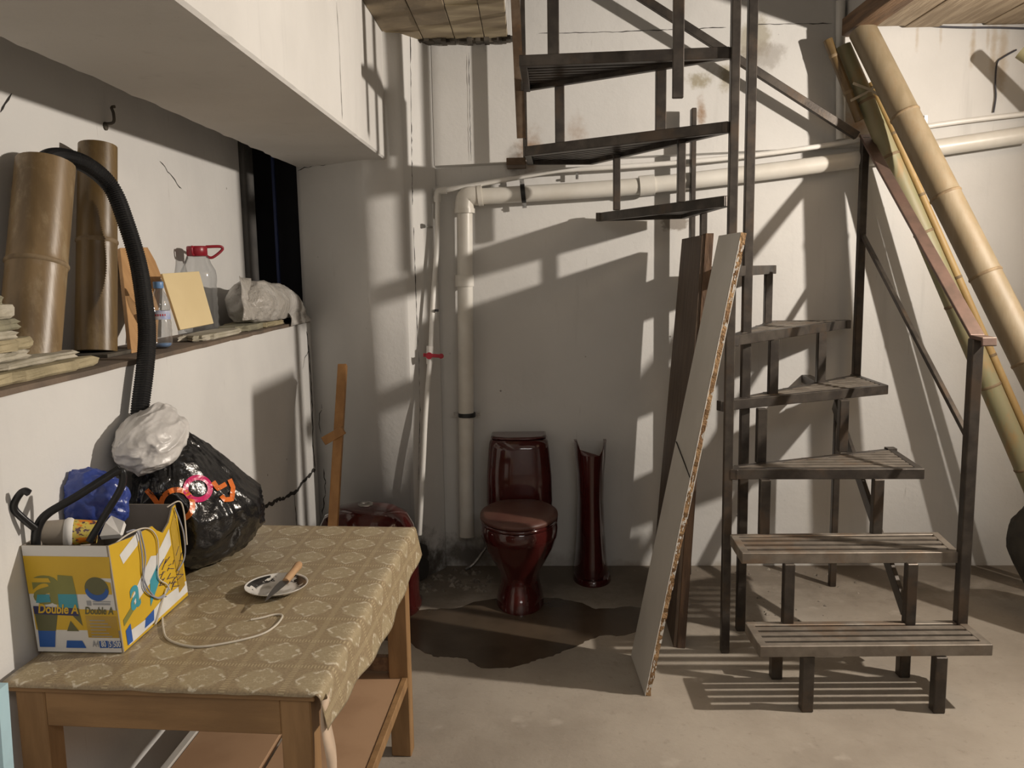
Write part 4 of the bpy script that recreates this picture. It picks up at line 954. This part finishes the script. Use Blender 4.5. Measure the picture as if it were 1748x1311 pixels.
# five litre jug
q = PX(357, 547, -1.30); jx, jy = -1.343, q.y + .03
JG = thing('water_jug', 'big clear ribbed plastic water jug with red carrying handle on the ledge', 'jug', (jx, jy, LZ))
hj = (PX(350, 424, jx).z - LZ); k = hj / .345
b = MB(); pr = [(.001, .01), (.06, .004), (.074, .012)] + [(.076 - .004 * (i % 2), .03 + i * .018) for i in range(11)] + [(.076, .235), (.072, .255), (.056, .282), (.050, .300), (.045, .312), (.022, .318), (.022, .34), (.001, .34)]
b.lathe([(r * k * .92, z * k) for r, z in pr], (jx, jy, LZ), 32); b.build('body', M['clear'], JG)
b = MB(); b.lathe([(.001, .352 * k), (.037 * k, .352 * k), (.040 * k, .347 * k), (.040 * k, .314 * k), (.036 * k, .311 * k)], (jx, jy, LZ), 28); cap = b.build('cap', M['red_plastic'], JG)
b = MB(); b.tube(bez([Vector((jx + .03 * k, jy + .02 * k, LZ + .349 * k)), Vector((jx + .078 * k, jy + .05 * k, LZ + .350 * k)), Vector((jx + .082 * k, jy + .055 * k, LZ + .336 * k)), Vector((jx + .05 * k, jy + .03 * k, LZ + .306 * k)), Vector((jx + .03 * k, jy + .02 * k, LZ + .312 * k))], 4), .006, 8); b.build('handle', M['red_plastic'], JG)
b = MB(); b.tube(bez([Vector((jx, jy - .035 * k, LZ + .345 * k)), Vector((jx, jy - .052 * k, LZ + .347 * k)), Vector((jx, jy - .05 * k, LZ + .32 * k)), Vector((jx, jy - .036 * k, LZ + .316 * k))], 4), .005, 8); b.build('handle', M['red_plastic'], JG)
# crumpled shapes
def crumple(c, fn, seed, amp, freq, sub=5, squash=None, st=(1, 1, 1), fine=1.0):
    bm = bmesh.new(); bmesh.ops.create_icosphere(bm, subdivisions=sub, radius=1.0)
    off = Vector((seed * 3.7, seed * 1.3, seed * 2.1)); mb = MB()
    for v in bm.verts:
        d = v.co.normalized(); p = fn(d)
        e = Vector((d.x * st[0], d.y * st[1], d.z * st[2])); e = e + .25 * Vector((noise.noise(e * 1.7 + off), noise.noise(e * 1.7 - off), noise.noise(e * 1.7 + off * 2)))
        r1 = noise.noise(e * freq + off); r2 = 1 - 2.2 * abs(noise.noise(e * freq * 1.9 + off)) ** .6; r3 = 1 - 2.2 * abs(noise.noise(e * freq * 4.1 + off)) ** .7
        r4 = 1 - 2.2 * abs(noise.noise(e * freq * 8.3 + off)) ** .7
        p = p * (1 + amp * (r1 * 1.1 + r2 * .55 + r3 * .28 * fine + r4 * .12 * fine))
        if squash: p = squash(p)
        v.co = Vector(c) + p
    bm.verts.index_update()
    mb.add([v.co.copy() for v in bm.verts], [[v.index for v in f.verts] for f in bm.faces], True); bm.free()
    return mb
sc = Vector((-1.235, 4.02, LZ + .0))
def sack_fn(d):
    t = (d.y + 1) / 2
    top = .205 if t < .5 else .205 - .155 * ((t - .5) / .5) ** 1.3
    top += .012 * math.sin(t * 11)
    kx = max(0, 1 - abs(d.x) ** 2.6) ** .5; ky = max(0, 1 - abs(d.y) ** 5) ** .5
    z = math.copysign(1, d.z) * min(1, abs(d.z) / max(1e-3, math.sqrt(max(1e-6, 1 - d.y * d.y)) * .9)) * ky
    return Vector((d.x * .13 / max(.35, math.sqrt(max(1e-6, 1 - d.y * d.y))) * ky * .85, d.y * .385, top * .5 * (z + .0) + (top - .205) * .5))
w = crumple(sc + Vector((0, 0, .100)), sack_fn, 5, .05, 1.4, 5, lambda p: Vector((max(p.x, -.18), p.y, max(p.z, -.072))), (1, 2.2, 1))
SK2 = w.build('plastic_sack', M['sack'], origin=sc); tag(SK2, 'crumpled dirty white plastic sack at the far end of the ledge', 'sack')
def sheet(name, quad, parent, m, amp, seed):
    a, b_, c, d = [Vector(p) for p in quad]; n = 9; vv = []; nr = (b_ - a).cross(d - a).normalized()
    for j in range(n):
        for i in range(n):
            p = a.lerp(b_, i / (n - 1)).lerp(d.lerp(c, i / (n - 1)), j / (n - 1)); vv.append(p + nr * amp * noise.noise(Vector((i * .5 + seed, j * .28, seed))))
    m_ = MB(); m_.add(vv, [(j * n + i, j * n + i + 1, j * n + n + i + 1, j * n + n + i) for j in range(n - 1) for i in range(n - 1)], True)
    o = m_.build(name, m, parent); so = o.modifiers.new('t', 'SOLIDIFY'); so.thickness = .002; return o
sheet('folded_mouth', [PX(409, 471, -1.22), PX(447, 484, -1.23), PX(440, 545, -1.16), PX(416, 547, -1.18)], SK2, M['sack'], .025, 3)
sheet('corner_flap', [PX(478, 506, -1.15), PX(516, 516, -1.145), PX(531, 548, -1.125), PX(500, 556, -1.125)], SK2, M['sack'], .03, 8)
# hook on the niche wall
q = PX(178, 205, NX); b = MB(); b.tube(bez([q + Vector((.0, 0, -.012)), q + Vector((.03, 0, -.008)), q + Vector((.035, -.004, .02)), q + Vector((.028, .0, .04)), q + Vector((.035, .01, .045))], 5), .005, 8); b.tube([q + Vector((-.004, 0, -.02)), q + Vector((.006, 0, -.02))], .014, 10)
tag(b.build('wall_hook', M['grime'], origin=q), 'small dark bent wall hook under the beam shadow', 'hook')

# ------------------------------------------------------------------ table
TZ = .75
O = Vector((-.451, 1.628, 0)); u_ = Vector((-.681, .054, 0)).normalized(); v_ = Vector((.045, 1.118, 0)).normalized()
TW, TL = .675, 1.120
def tp_(u, v, z): return O + u_ * u + v_ * v + Vector((0, 0, z))
TB = thing('wooden_table', 'plain pine table with lower shelf standing against the left wall', 'table', tp_(TW / 2, TL / 2, 0))
def tbox(u0, u1, v0, v1, z0, z1):
    p = [tp_(a, c, z) for z in (z0, z1) for a, c in ((u0, v0), (u1, v0), (u1, v1), (u0, v1))]
    return MB().add(p, [(0, 1, 2, 3), (7, 6, 5, 4), (0, 4, 5, 1), (1, 5, 6, 2), (2, 6, 7, 3), (3, 7, 4, 0)])
tbox(0.0, TW, 0, TL, TZ - .022, TZ - .002).build('table_top', M['woodh'], TB, bevel=.002, segs=1)
for (u0, v0) in ((.012, .012), (TW - .078, .012), (.0, TL - .125), (TW - .078, TL - .125)):
    tbox(u0, u0 + .066, v0, v0 + .058, 0, TZ - .022).build('leg', M['wood'], TB, bevel=.003, segs=1)
tbox(.078, TW - .078, .014, .044, TZ - .105, TZ - .022).build('apron', M['woodh'], TB, bevel=.002, segs=1)
tbox(.066, TW - .078, TL - .115, TL - .085, TZ - .105, TZ - .022).build('apron', M['woodh'], TB, bevel=.002, segs=1)
tbox(.020, .045, .07, TL - .125, TZ - .095, TZ - .022).build('apron', M['wood'], TB, bevel=.002, segs=1)
tbox(TW - .045, TW - .020, .07, TL - .125, TZ - .095, TZ - .022).build('apron', M['wood'], TB, bevel=.002, segs=1)
SZ = PY(650, 1150, 2.66).z
tbox(.025, .30, .02, TL - .068, SZ - .02, SZ).build('shelf_board', M['shelf'], TB, bevel=.002, segs=1)
tbox(.315, .56, .02, TL - .068, SZ - .02, SZ - .001).build('shelf_board', M['shelf'], TB, bevel=.002, segs=1)
tbox(.004, .024, .06, TL - .06, SZ - .03, SZ + .004).build('shelf_rail', M['wood'], TB, bevel=.002, segs=1)
tbox(.562, .585, .06, TL - .06, SZ - .03, SZ + .004).build('shelf_rail', M['laminate'], TB, bevel=.002, segs=1)  # pale laminate stands in for the lit left edge of the shelf
tbox(.06, TW - .07, TL - .10, TL - .075, SZ + .01, SZ + .06).build('back_rail', M['plank_dark'], TB, bevel=.002, segs=1)
# oilcloth: flat on top, hanging over the right-hand side with a loose front corner
b = MB(); nu, nv = 60, 90; uvs = []; prof = []
hang = lambda v: .085 + .045 * math.sin(min(v, 1.1) * 2.4) + .004 * noise.noise(Vector((v * 6, 0, 0)))
rows = []
for j in range(nv + 1):
    v = -.012 + (TL + .012 + .008) * j / nv; row = []
    h = hang(v)
    for i in range(nu + 1):
        if i <= 44:
            u = TW + .004 - (TW + .002) * i / 44; z = TZ + .0008 * noise.noise(Vector((u * 9, v * 9, 0))) + .0012; uu = u
            p = tp_(u, v, z)
            if j == 0: p.z -= .006 + .004 * noise.noise(Vector((u * 14, 3, 0)))
            if j == nv: p.z -= .008
        else:
            s = (i - 44) / 16 * h; rr = .012; a = min(s / rr, math.pi / 2)
            ox = -.0 - rr * math.sin(a); oz = -rr * (1 - math.cos(a)) - max(0, s - rr * math.pi / 2)
            wav = (.004 * math.sin(v * 9) + .003 * math.sin(v * 27 + 1)) * (s / h) ** 1.3
            flare = -.018 * (s / h)
            p = tp_(ox + flare + wav - .002, v, TZ + oz + .0012); uu = -s
        row.append((p, (uu + .06, v + .02)))
    rows.append(row)
vv = [p for r in rows for p, _ in r]; fs = []
for j in range(nv):
    for i in range(nu):
        a = j * (nu + 1) + i; fs.append((a, a + 1, a + nu + 2, a + nu + 1))
b.add(vv, fs, True); uvl = [t for r in rows for _, t in r]
cl = b.build('tablecloth', M['cloth'], origin=tp_(TW / 2, TL / 2, TZ))
uvlay = cl.data.uv_layers.new(name='UVMap')
for lp in cl.data.loops: uvlay.data[lp.index].uv = uvl[lp.vertex_index]
so = cl.modifiers.new('thick', 'SOLIDIFY'); so.thickness = .0012; so.offset = -1
tag(cl, 'beige oilcloth printed with lace medallions spread over the wooden table', 'tablecloth')
# loose front corner hanging down
b = MB(); rings = []
for k in range(15):
    t = k / 14; z = TZ - .012 - t * .30; wv = .010 * math.sin(t * 9)
    p0 = tp_(-.020 - .004 * t + wv * .4, -.012, z); p1 = tp_(-.030 + wv, -.004 + .02 * t, z); p2 = tp_(-.026 + wv * .6, .028 + .012 * math.sin(t * 5), z)
    rings.append([p0, p1, p2])
b.loft(rings, caps=False, closed=False); fl = b.build('hanging_corner', M['cloth_back'], cl); so = fl.modifiers.new('t', 'SOLIDIFY'); so.thickness = .0015
# pale blue board edge by the near table corner
p = PY(7, 1311, 1.45); q = PY(-3, 1172, 1.45); dz = q - p; bt = p - dz * (p.z / dz.z)
ob = MB().bar(bt, q, .018, .03, (0, 1, 0)).build('blue_lath', M['pale_blue'], origin=bt)
tag(ob, 'pale blue painted lath standing at the near left table corner', 'lath')
# ------------------------------------------------------------------ carton
CT = TZ + .004
c00 = PZ(37, 1112, CT); c10 = PZ(211, 1114, CT); c11 = PZ(321, 1016, CT); c01 = c00 + (c11 - c10)
c00.x = max(c00.x, LX + .02); c01 = Vector((max(c01.x, LX + .02), c01.y, CT))
hB = .250; lean_ = Vector((-.016, .0, hB))
CB = thing('cardboard_box', 'open yellow and white copier paper carton on the table, full of odds and ends', 'box', (c00 + c11) / 2)
tt = .004
def wallq(p, q, parent_name, m_out, notch=None):
    n = (q - p).cross(Vector((0, 0, 1))).normalized()
    pts_top = [(1, 1.0), (0, 1.0)] if notch is None else notch
    P = [p, q] + [p.lerp(q, a) + lean_ * c for a, c in pts_top]; k = len(P)
    b = MB(); b.add(P, [tuple(range(k))], False, 0); b.add([x - n * tt for x in P], [tuple(range(k))[::-1]], False, 1)
    b.add(P + [x - n * tt for x in P], [(i, (i + 1) % k, k + (i + 1) % k, k + i) for i in range(k)], False, 1)
    return b.build(parent_name, [m_out, M['carton_in']], CB)
fr = wallq(c00, c10, 'front_panel', M['carton_white'])
rt = wallq(c10, c11, 'side_panel', M['yellow'], [(1, 1.0), (.94, .985), (.85, .86), (.74, .80), (.66, .86), (.6, .93), (.3, .95), (0, 1.0)])
wallq(c11, c01, 'back_panel', M['carton_in']); wallq(c01, c00, 'side_panel', M['yellow'])
b = MB(); b.add([c00, c10, c11, c01], [(0, 1, 2, 3)]); b.add([x + Vector((0, 0, .004)) for x in (c00, c10, c11, c01)], [(0, 1, 2, 3)]); b.build('bottom_panel', M['carton_in'], CB)
b = MB(); b.add([c10 + lean_, c11.lerp(c10, .62) + lean_ * .95, c11.lerp(c10, .62) + lean_ * .95 + Vector((.01, .0, -.06)), c10 + lean_ + Vector((.016, 0, -.055))], [(0, 1, 2, 3)])
fd = (c10 - c00).normalized(); fu = lean_.normalized(); fn = fd.cross(fu).normalized(); FW = (c10 - c00).length; FH = lean_.length
rd = (c11 - c10).normalized(); rn = rd.cross(fu).normalized(); RW = (c11 - c10).length
def fp(a, h, e=.0006): return c00 + fd * (a * FW) + fu * (h * FH) + fn * e
def rp(a, h, e=.0006): return c10 + rd * (a * RW) + fu * (h * FH) + rn * e
def print_poly(pts, fnc, m, parent, e, name):
    b = MB(); P = [fnc(a, h, e) for a, h in pts]; b.add(P, [tuple(range(len(P)))]); return b.build(name, m, parent)
# front print
print_poly([(.0, .72), (.98, .70), (1, .90), (0, .905)][::-1], fp, M['yellow'], fr, .0006, 'yellow_band')
print_poly([(0, .55), (.97, .55), (.97, .66), (.62, .73), (0, .73)], fp, M['yellow'], fr, .0007, 'yellow_band')
print_poly([(.02, .21), (1, .21), (1, .40), (.02, .42)], fp, M['yellow'], fr, .0006, 'yellow_band')
def glyph(ch, x, y, hgt, wid, m, e, nm, parent=fr, f0=fp, xd=fd, yd=fu, W=FW, H=FH, bold=.0):
    return text_mesh(ch, hgt * H * 1.37, nm, m, parent, f0(x, y, e), xd, yd, 0, .0001, bold, 'LEFT', wid)
glyph('a', .055, .47, .38, 1.30, M['olive'], .0009, 'big_letter', bold=.004)
print_poly([(.07, .465), (.245, .475), (.24, .545), (.10, .545)], fp, M['cyan'], fr, .0016, 'cyan_bar')
print_poly([(.05, .66), (.28, .66), (.26, .70), (.06, .70)], fp, M['yellow'], fr, .0017, 'yellow_bar')
print_poly([(.33, .42), (.555, .42), (.555, .55), (.34, .55)], fp, M['cyan'], fr, .0012, 'cyan_bar')
print_poly([(.34, .55), (.555, .55), (.54, .72), (.37, .73)], fp, M['olive'], fr, .0012, 'olive_bar')
print_poly([(.04, .20), (.25, .20), (.32, .42), (.03, .42)], fp, M['dolive'], fr, .0011, 'olive_bar')
print_poly([(.03, .045), (.21, .045), (.245, .20), (.04, .20)], fp, M['blue'], fr, .0011, 'blue_bar')
print_poly([(.34, .04), (.575, .04), (.54, .11), (.36, .11)], fp, M['blue'], fr, .0011, 'blue_bar')
print_poly([(.38, .20), (.52, .20), (.44, .30)], fp, M['dolive'], fr, .0011, 'olive_bar')
print_poly([(.555, .42), (.575, .25), (.46, .36), (.44, .42)], fp, M['dolive'], fr, .00115, 'olive_bar')
print_poly([(.03, .36), (.545, .345), (.545, .415), (.03, .435)], fp, M['navy'], fr, .0014, 'navy_bar')
text_mesh('Double A', .030, 'lettering', M['yellow'], fr, fp(.075, .372, .0018), fd - fu * .01, fu, .25, .0001, .0008, 'LEFT', .80)
text_mesh('Double A', .024, 'lettering', M['dolive'], fr, fp(.62, .365, .0012), fd, fu, .25, .0001, .0006, 'LEFT', .70)
print_poly([(.62, .14), (.98, .14), (.98, .345), (.62, .35)], fp, M['tape'], fr, .0008, 'tape_strip')
for i in range(6): print_poly([(.66, .30 - i * .03), (.84 + .03 * (i % 3), .30 - i * .03), (.84 + .03 * (i % 3), .308 - i * .03), (.66, .308 - i * .03)], fp, M['grey_print'], fr, .0011, 'small_print')
text_mesh('A4', .021, 'lettering', M['grey_print'], fr, fp(.655, .055, .001), fd, fu, 0, .0001, .0004, 'LEFT', .62)
for a0_, a1_, t_ in ((.735, .835, '80'), (.842, .885, '5'), (.892, .99, '500')):
    pb_ = print_poly([(a0_, .042), (a1_, .045), (a1_, .112), (a0_, .108)], fp, M['blue'], fr, .0009, 'blue_box')
    text_mesh(t_, .019, 'lettering', M['white_print'], fr, fp((a0_ + a1_) / 2, .056, .0014), fd, fu, 0, .0001, .0004, 'CENTER', .62)
b = MB(); cc_ = fp(.80, .60, .001); 
ring = [cc_ + fd * (.028 * math.cos(a)) + fu * (.028 * math.sin(a)) for a in [i * math.pi / 14 for i in range(28)]]
b.add(ring, [tuple(range(28))]); b.build('globe_mark', M['dolive'], fr)
b = MB(); ring = [cc_ + fn * .0003 + fd * (.028 * math.cos(a)) + fu * (.028 * math.sin(a)) for a in [math.pi + R(10) + i * R(160) / 14 for i in range(15)]]; inner = [cc_ + fn * .0003 + fd * (.022 * math.cos(a)) + fu * (.006 + .020 * math.sin(a)) for a in [math.pi + R(10) + i * R(160) / 14 for i in range(15)]]
b.add(ring + inner, [(i, i + 1, 16 + i, 15 + i) for i in range(14)]); b.build('globe_mark', M['blue'], fr)
print_poly([(.66, .445), (.71, .445), (.71, .49), (.66, .49)], fp, M['grey_print'], fr, .001, 'small_mark')
text_mesh('THINNEST FORESTS', .0085, 'lettering', M['grey_print'], fr, fp(.73, .452, .001), fd, fu, 0, .0001, .0002, 'LEFT', .62) if False else print_poly([(.73, .450), (.93, .450), (.93, .468), (.73, .468)], fp, M['grey_print'], fr, .001, 'small_print')
print_poly([(.73, .478), (.94, .478), (.94, .486), (.73, .486)], fp, M['grey_print'], fr, .001, 'small_print')
# right-hand side print
print_poly([(.12, .86), (.42, .98), (.42, .93), (.36, .84), (.15, .76)], rp, M['white_print'], rt, .0006, 'white_patch')
print_poly([(.20, .42), (.52, .66), (.60, .63), (.84, .80), (.84, .63), (.55, .45), (.22, .33)], rp, M['white_print'], rt, .0006, 'white_patch')
print_poly([(.08, .02), (1, .04), (1, .16), (.60, .18), (.35, .12), (.08, .14)], rp, M['white_print'], rt, .0006, 'white_patch')
print_poly([(.42, .20), (.58, .36), (.60, .54), (.46, .44)], rp, M['cyan'], rt, .0009, 'cyan_patch')
text_mesh('a', .11, 'big_letter', M['cyan'], rt, rp(.16, .30, .0009), rd, fu, .1, .0001, .002)
print_poly([(.30, .05), (.44, .05), (.46, .15), (.33, .13)], rp, M['blue'], rt, .0009, 'blue_patch')
print_poly([(.06, .03), (.13, .03), (.13, .20), (.06, .17)], rp, M['blue'], rt, .0009, 'blue_patch')
print_poly([(.86, .10), (.97, .13), (.97, .95), (.86, .80)], rp, M['tape'], rt, .0010, 'tape_strip')
print_poly([(.05, .22), (.22, .30), (.22, .36), (.05, .28)], rp, M['olive'], rt, .0009, 'olive_patch')
rnd = random.Random(77)
bb = MB()
for i in range(34):
    a = rnd.uniform(.55, .95); h = rnd.uniform(.18, .5); l = rnd.uniform(.03, .12); t = rnd.uniform(-.5, .9)
    bb.bar(rp(a, h, .0012), rp(min(a + l * math.cos(t), .99), h + l * math.sin(t), .0012), .0012, .0012)
bb.build('pen_scribble', M['navy'], rt)
# contents
def up(px, py, y): return PY(px, py, y)
HG = thing('coat_hanger', 'black plastic clothes hanger sticking out of the carton', 'hanger', up(62, 918, 1.84))
def flatbar(pts, w, t): 
    b = MB(); P = bez(pts, 6); nrm = Vector((0, 1, 0)); rings = []
    for i, p in enumerate(P):
        d = (P[min(i + 1, len(P) - 1)] - P[max(i - 1, 0)]).normalized(); s = d.cross(nrm).normalized(); n2 = s.cross(d)
        rings.append([p + s * w / 2 + n2 * t / 2, p + s * w * .3 + n2 * t * .75, p - s * w * .3 + n2 * t * .75, p - s * w / 2 + n2 * t / 2, p - s * w / 2 - n2 * t / 2, p + s * w / 2 - n2 * t / 2])
    b.loft(rings); return b
flatbar([up(50, 842, 1.80), up(40, 838, 1.80), up(28, 852, 1.80), up(24, 868, 1.80), up(38, 884, 1.81), up(60, 902, 1.83)], .0135, .009).build('hook', M['black_plastic'], HG)
flatbar([up(61, 935, 1.84), up(63, 905, 1.84), up(80, 878, 1.845), up(130, 848, 1.87), up(180, 816, 1.90), up(205, 800, 1.915)], .0180, .010).build('arm', M['black_plastic'], HG)
flatbar([up(196, 808, 1.91), up(208, 804, 1.915), up(210, 818, 1.915), up(204, 838, 1.91), up(180, 878, 1.90), up(152, 925, 1.88)], .0145, .009).build('bar', M['black_plastic'], HG)
bc_ = up(146, 858, 2.045)
def bag_fn(d): return Vector((d.x * .104, d.y * .052, d.z * (.082 + .02 * d.x)))
w = crumple(bc_, bag_fn, 11, .12, 1.7, 5, lambda p: Vector((max(p.x, LX + .008 - bc_.x), p.y, p.z))); w.sm = [False] * len(w.sm) if False else w.sm
tag(w.build('blue_bag', M['blue_bag'], origin=bc_ - Vector((0, 0, .09))), 'crumpled blue plastic bag stuffed in the carton', 'bag')
cp0 = up(70, 910, 1.91); cp1 = up(158, 908, 1.95); ax = (cp1 - cp0).normalized()
CU = thing('paper_cup', 'paper cup with colourful print lying in the carton', 'cup', cp0 - Vector((0, 0, .03)))
b = MB(); q = cp0.lerp(cp1, .45); b.tube([cp0, q], [.028, .031], 24, True); b.build('cup_base', M['carton_in'], CU)
b = MB(); b.tube([q, q + ax * .006, q + ax * .014, q + ax * .02], [.031, .035, .035, .031], 24); b.build('rim', M['paper'], CU)
b = MB(); b.tube([q + ax * .02, cp1 + ax * .01], [.031, .027], 24, True); b.build('printed_wall', M['cup_print'], CU)
b = MB(); P = [up(170, 915, 1.92), up(205, 912, 1.92), up(212, 890, 1.97), up(190, 880, 2.0), up(180, 892, 1.96)]; b.add(P + [p + Vector((.002, .004, -.01)) for p in P], [(0, 1, 2, 3, 4), (9, 8, 7, 6, 5)] + [(i, (i + 1) % 5, 5 + (i + 1) % 5, 5 + i) for i in range(5)])
tag(b.build('paper_scrap', M['paper'], origin=P[0]), 'folded white paper scrap at the front corner of the carton', 'paper')
# ------------------------------------------------------------------ black bag with white bag on top
bc_ = Vector((-.985, 2.455, TZ + .003)); BH = .218
def bb_fn(d):
    z = d.z; t = (z + 1) / 2                              # 0 bottom .. 1 top
    w = (1.0 - .80 * max(0, t - .42) / .58) * (0.88 + .12 * min(1, t / .15))
    hor = Vector((d.x, d.y, 0)); hl = max(hor.length, 1e-4); dirx = hor / hl
    k = (max(0, 1 - abs(z) ** 4.0)) ** .5
    return Vector((dirx.x * .170 * w * k - .085 * max(0, t - .45), dirx.y * .280 * w * k - .16 * max(0, t - .2), BH * z))
w = crumple(bc_ + Vector((0, 0, BH)), bb_fn, 17, .075, 1.7, 6, lambda p: Vector((max(p.x, LX + .012 - bc_.x), max(p.y, 2.19 - bc_.y) if p.z < .05 else p.y, max(p.z, -BH))), (1, 1, .6))
BB = w.build('plastic_bag', M['black_bag'], origin=bc_)
tag(BB, 'full shiny black plastic carrier bag with orange and pink lettering beside the carton', 'bag')
bv = BVHTree.FromPolygons(w.v, w.f)
def project_print(name, polys, m):
    b = MB()
    for poly in polys:
        P = []
        for px_, py_ in poly:
            r = ray(px_, py_).normalized(); h = bv.ray_cast(Vector((0, 0, CAMH)), r)
            if h[0] is None: P = None; break
            P.append(h[0] - r * .004)
        if P: b.add(P, [tuple(range(len(P)))])
    if b.v: b.build(name, m, BB)
def stroke(pts, w):
    P = [Vector((x, y)) for x, y in pts]; out = []; L = []
    Q = []
    for a, c in zip(P[:-1], P[1:]):
        k = max(1, int((c - a).length / 3)); Q += [a.lerp(c, i / k) for i in range(k)]
    Q.append(P[-1])
    S = []
    for i, p in enumerate(Q):
        t = (Q[min(i + 1, len(Q) - 1)] - Q[max(i - 1, 0)]).normalized(); n = Vector((-t.y, t.x)) * w / 2; S.append((p + n, p, p - n))
    polys = []
    for a, c in zip(S[:-1], S[1:]):
        polys += [[a[0], c[0], c[1], a[1]], [a[1], c[1], c[2], a[2]]]
    return polys
def arc(cx, cy, rx, ry, a0, a1, n=24): return [(cx + rx * math.cos(R(a0 + (a1 - a0) * i / n)), cy + ry * math.sin(R(a0 + (a1 - a0) * i / n))) for i in range(n + 1)]
project_print('lettering', stroke([(250, 836), (262, 850), (272, 864)], 9) + stroke(arc(302, 862, 27, 26, 180, 420), 9), M['orange'])
project_print('lettering', stroke(arc(338, 834, 21, 19, 0, 360, 36), 9), M['magenta'])
project_print('lettering', stroke([(364, 822), (372, 834), (386, 826)], 8) + stroke([(392, 818), (398, 832), (396, 852), (384, 853), (378, 846)], 8), M['orange'])
wb = PX(238, 735, -1.06); wb = Vector((-1.055, 2.34, 1.145))
topz = max(v.z for v in w.v)
wc = Vector((-1.050, 2.285, 1.150))
def wb_fn(d): return Vector((d.x * .088, d.y * .125, d.z * .078 + .03 * d.y))
w2 = crumple(wc, wb_fn, 29, .13, 1.05, 6, lambda p: Vector((max(p.x, LX + .01 - wc.x), p.y, p.z)), (1, .7, 1.2), .45)
tag(w2.build('white_bag', M['white_bag'], origin=wc - Vector((0, 0, .07))), 'crumpled translucent white plastic bag perched on top of the black bag', 'bag')
# ------------------------------------------------------------------ plate, knife and cords
pc = PZ(472, 1003, TZ + .012); pr_ = .083
pc.z = TZ + .003
PL = MB(); PL.lathe([(.001, .004), (.045, .004), (.052, .0055), (.070, .013), (pr_ - .002, .0195), (pr_, .0205), (pr_, .0190), (.071, .0105), (.050, .001), (.044, .0), (.001, .0005)], pc, 48)
tag(PL.build('plate', plate_material(pr_), origin=pc), 'small black and white patterned plate on the tablecloth', 'plate')
k0 = PZ(452, 1027, pc.z + .024); k1 = PZ(488, 992, pc.z + .014 + .012); k2 = PZ(511, 963, pc.z + .032)
KN = thing('kitchen_knife', 'small kitchen knife with pale wooden handle lying across the plate', 'knife', k1)
d = (k1 - k0).normalized(); sd = d.cross(Vector((0, 0, 1))).normalized()
b = MB(); Lb = (k1 - k0).length; top = []; bot = []
prof = [(0, .0, .001), (.15, -.004, .003), (.4, -.010, .006), (.7, -.014, .009), (.95, -.014, .010), (1.0, -.010, .010)]
for t, a, c in prof: top.append(k0 + d * (t * Lb) + sd * c); bot.append(k0 + d * (t * Lb) + sd * a)
P = top + bot[::-1]; n = len(P); b.add(P + [p + Vector((0, 0, .002)) for p in P], [tuple(range(n))[::-1], tuple(range(n, 2 * n))] + [(i, (i + 1) % n, n + (i + 1) % n, n + i) for i in range(n)]); b.build('blade', M['blade'], KN)
b = MB(); hd2 = (k2 - k1); b.tube([k1 - hd2 * .02, k1 + hd2 * .25, k1 + hd2 * .6, k1 + hd2 * .9, k2], [.009, .0105, .0095, .012, .009], 10); b.build('handle', M['handle'], KN)
ct = lambda x, y, dz=.004: PZ(x, y, TZ + dz)
b = MB(); b.tube(bez([ct(277, 1040), ct(278, 1070), ct(288, 1092), ct(330, 1104), ct(380, 1099), ct(440, 1085), ct(468, 1070), ct(482, 1052), ct(470, 1049), ct(445, 1055), ct(428, 1058)], 6), .0028, 6)
tag(b.build('loose_string', M['cord'], origin=ct(277, 1040)), 'thin white string lying in a loose curve on the tablecloth', 'string')
S2 = thing('string_tangle', 'white and grey string tangled over the corner of the carton', 'string', rp(.8, .9, .004))
def rs(a, h, e=.005): return rp(a, h, e)
for pts, mm in (([rs(.05, .92, -.02), rs(.25, 1.0, .003), rs(.5, .95), rs(.62, .80), rs(.60, .60), rs(.56, .42), rs(.66, .30), rs(.70, .22)], 'cord'),
                ([rs(.30, 1.0, -.01), rs(.36, .98), rs(.38, .75), rs(.36, .5), rs(.48, .26), rs(.64, .22), rs(.70, .28)], 'grey_cord'),
                ([rs(.40, .97), rs(.42, .7), rs(.34, .44), rs(.50, .24), rs(.62, .20)], 'grey_cord'),
                ([rs(.92, 1.0, -.01), rs(.99, 1.03, .012), rs(1.02, .9, .016), rs(1.01, .55, .014)], 'cord'),
                ([rs(.95, .98), rs(.99, .7, .012), rs(.96, .45, .012), rs(.86, .34)], 'grey_cord'),
                ([rs(.66, .26), rs(.58, .18), rs(.46, .04), rs(.42, .02)], 'cord')):
    b = MB(); b.tube(bez(pts, 6), .0020, 6); b.build('strand', M[mm], S2)
# ------------------------------------------------------------------ dark sack at the right edge
q = PZ(1790, 985, 0)
def ds_fn(d):
    k = .50 + .50 * min(1, (d.z + 1) / 1.2)
    return Vector((d.x * .15 * k - .05 * d.z, d.y * .12 * k, d.z * .27))
dsc = Vector((2.295, 3.70, .265))
w = crumple(dsc, ds_fn, 31, .06, 1.6, 5, lambda p: Vector((p.x, p.y, max(p.z, -.262))))
tag(w.build('dark_sack', M['dark_sack'], origin=(dsc.x, dsc.y, 0)), 'bulging dark sack on the floor at the right edge below the bamboo', 'sack')
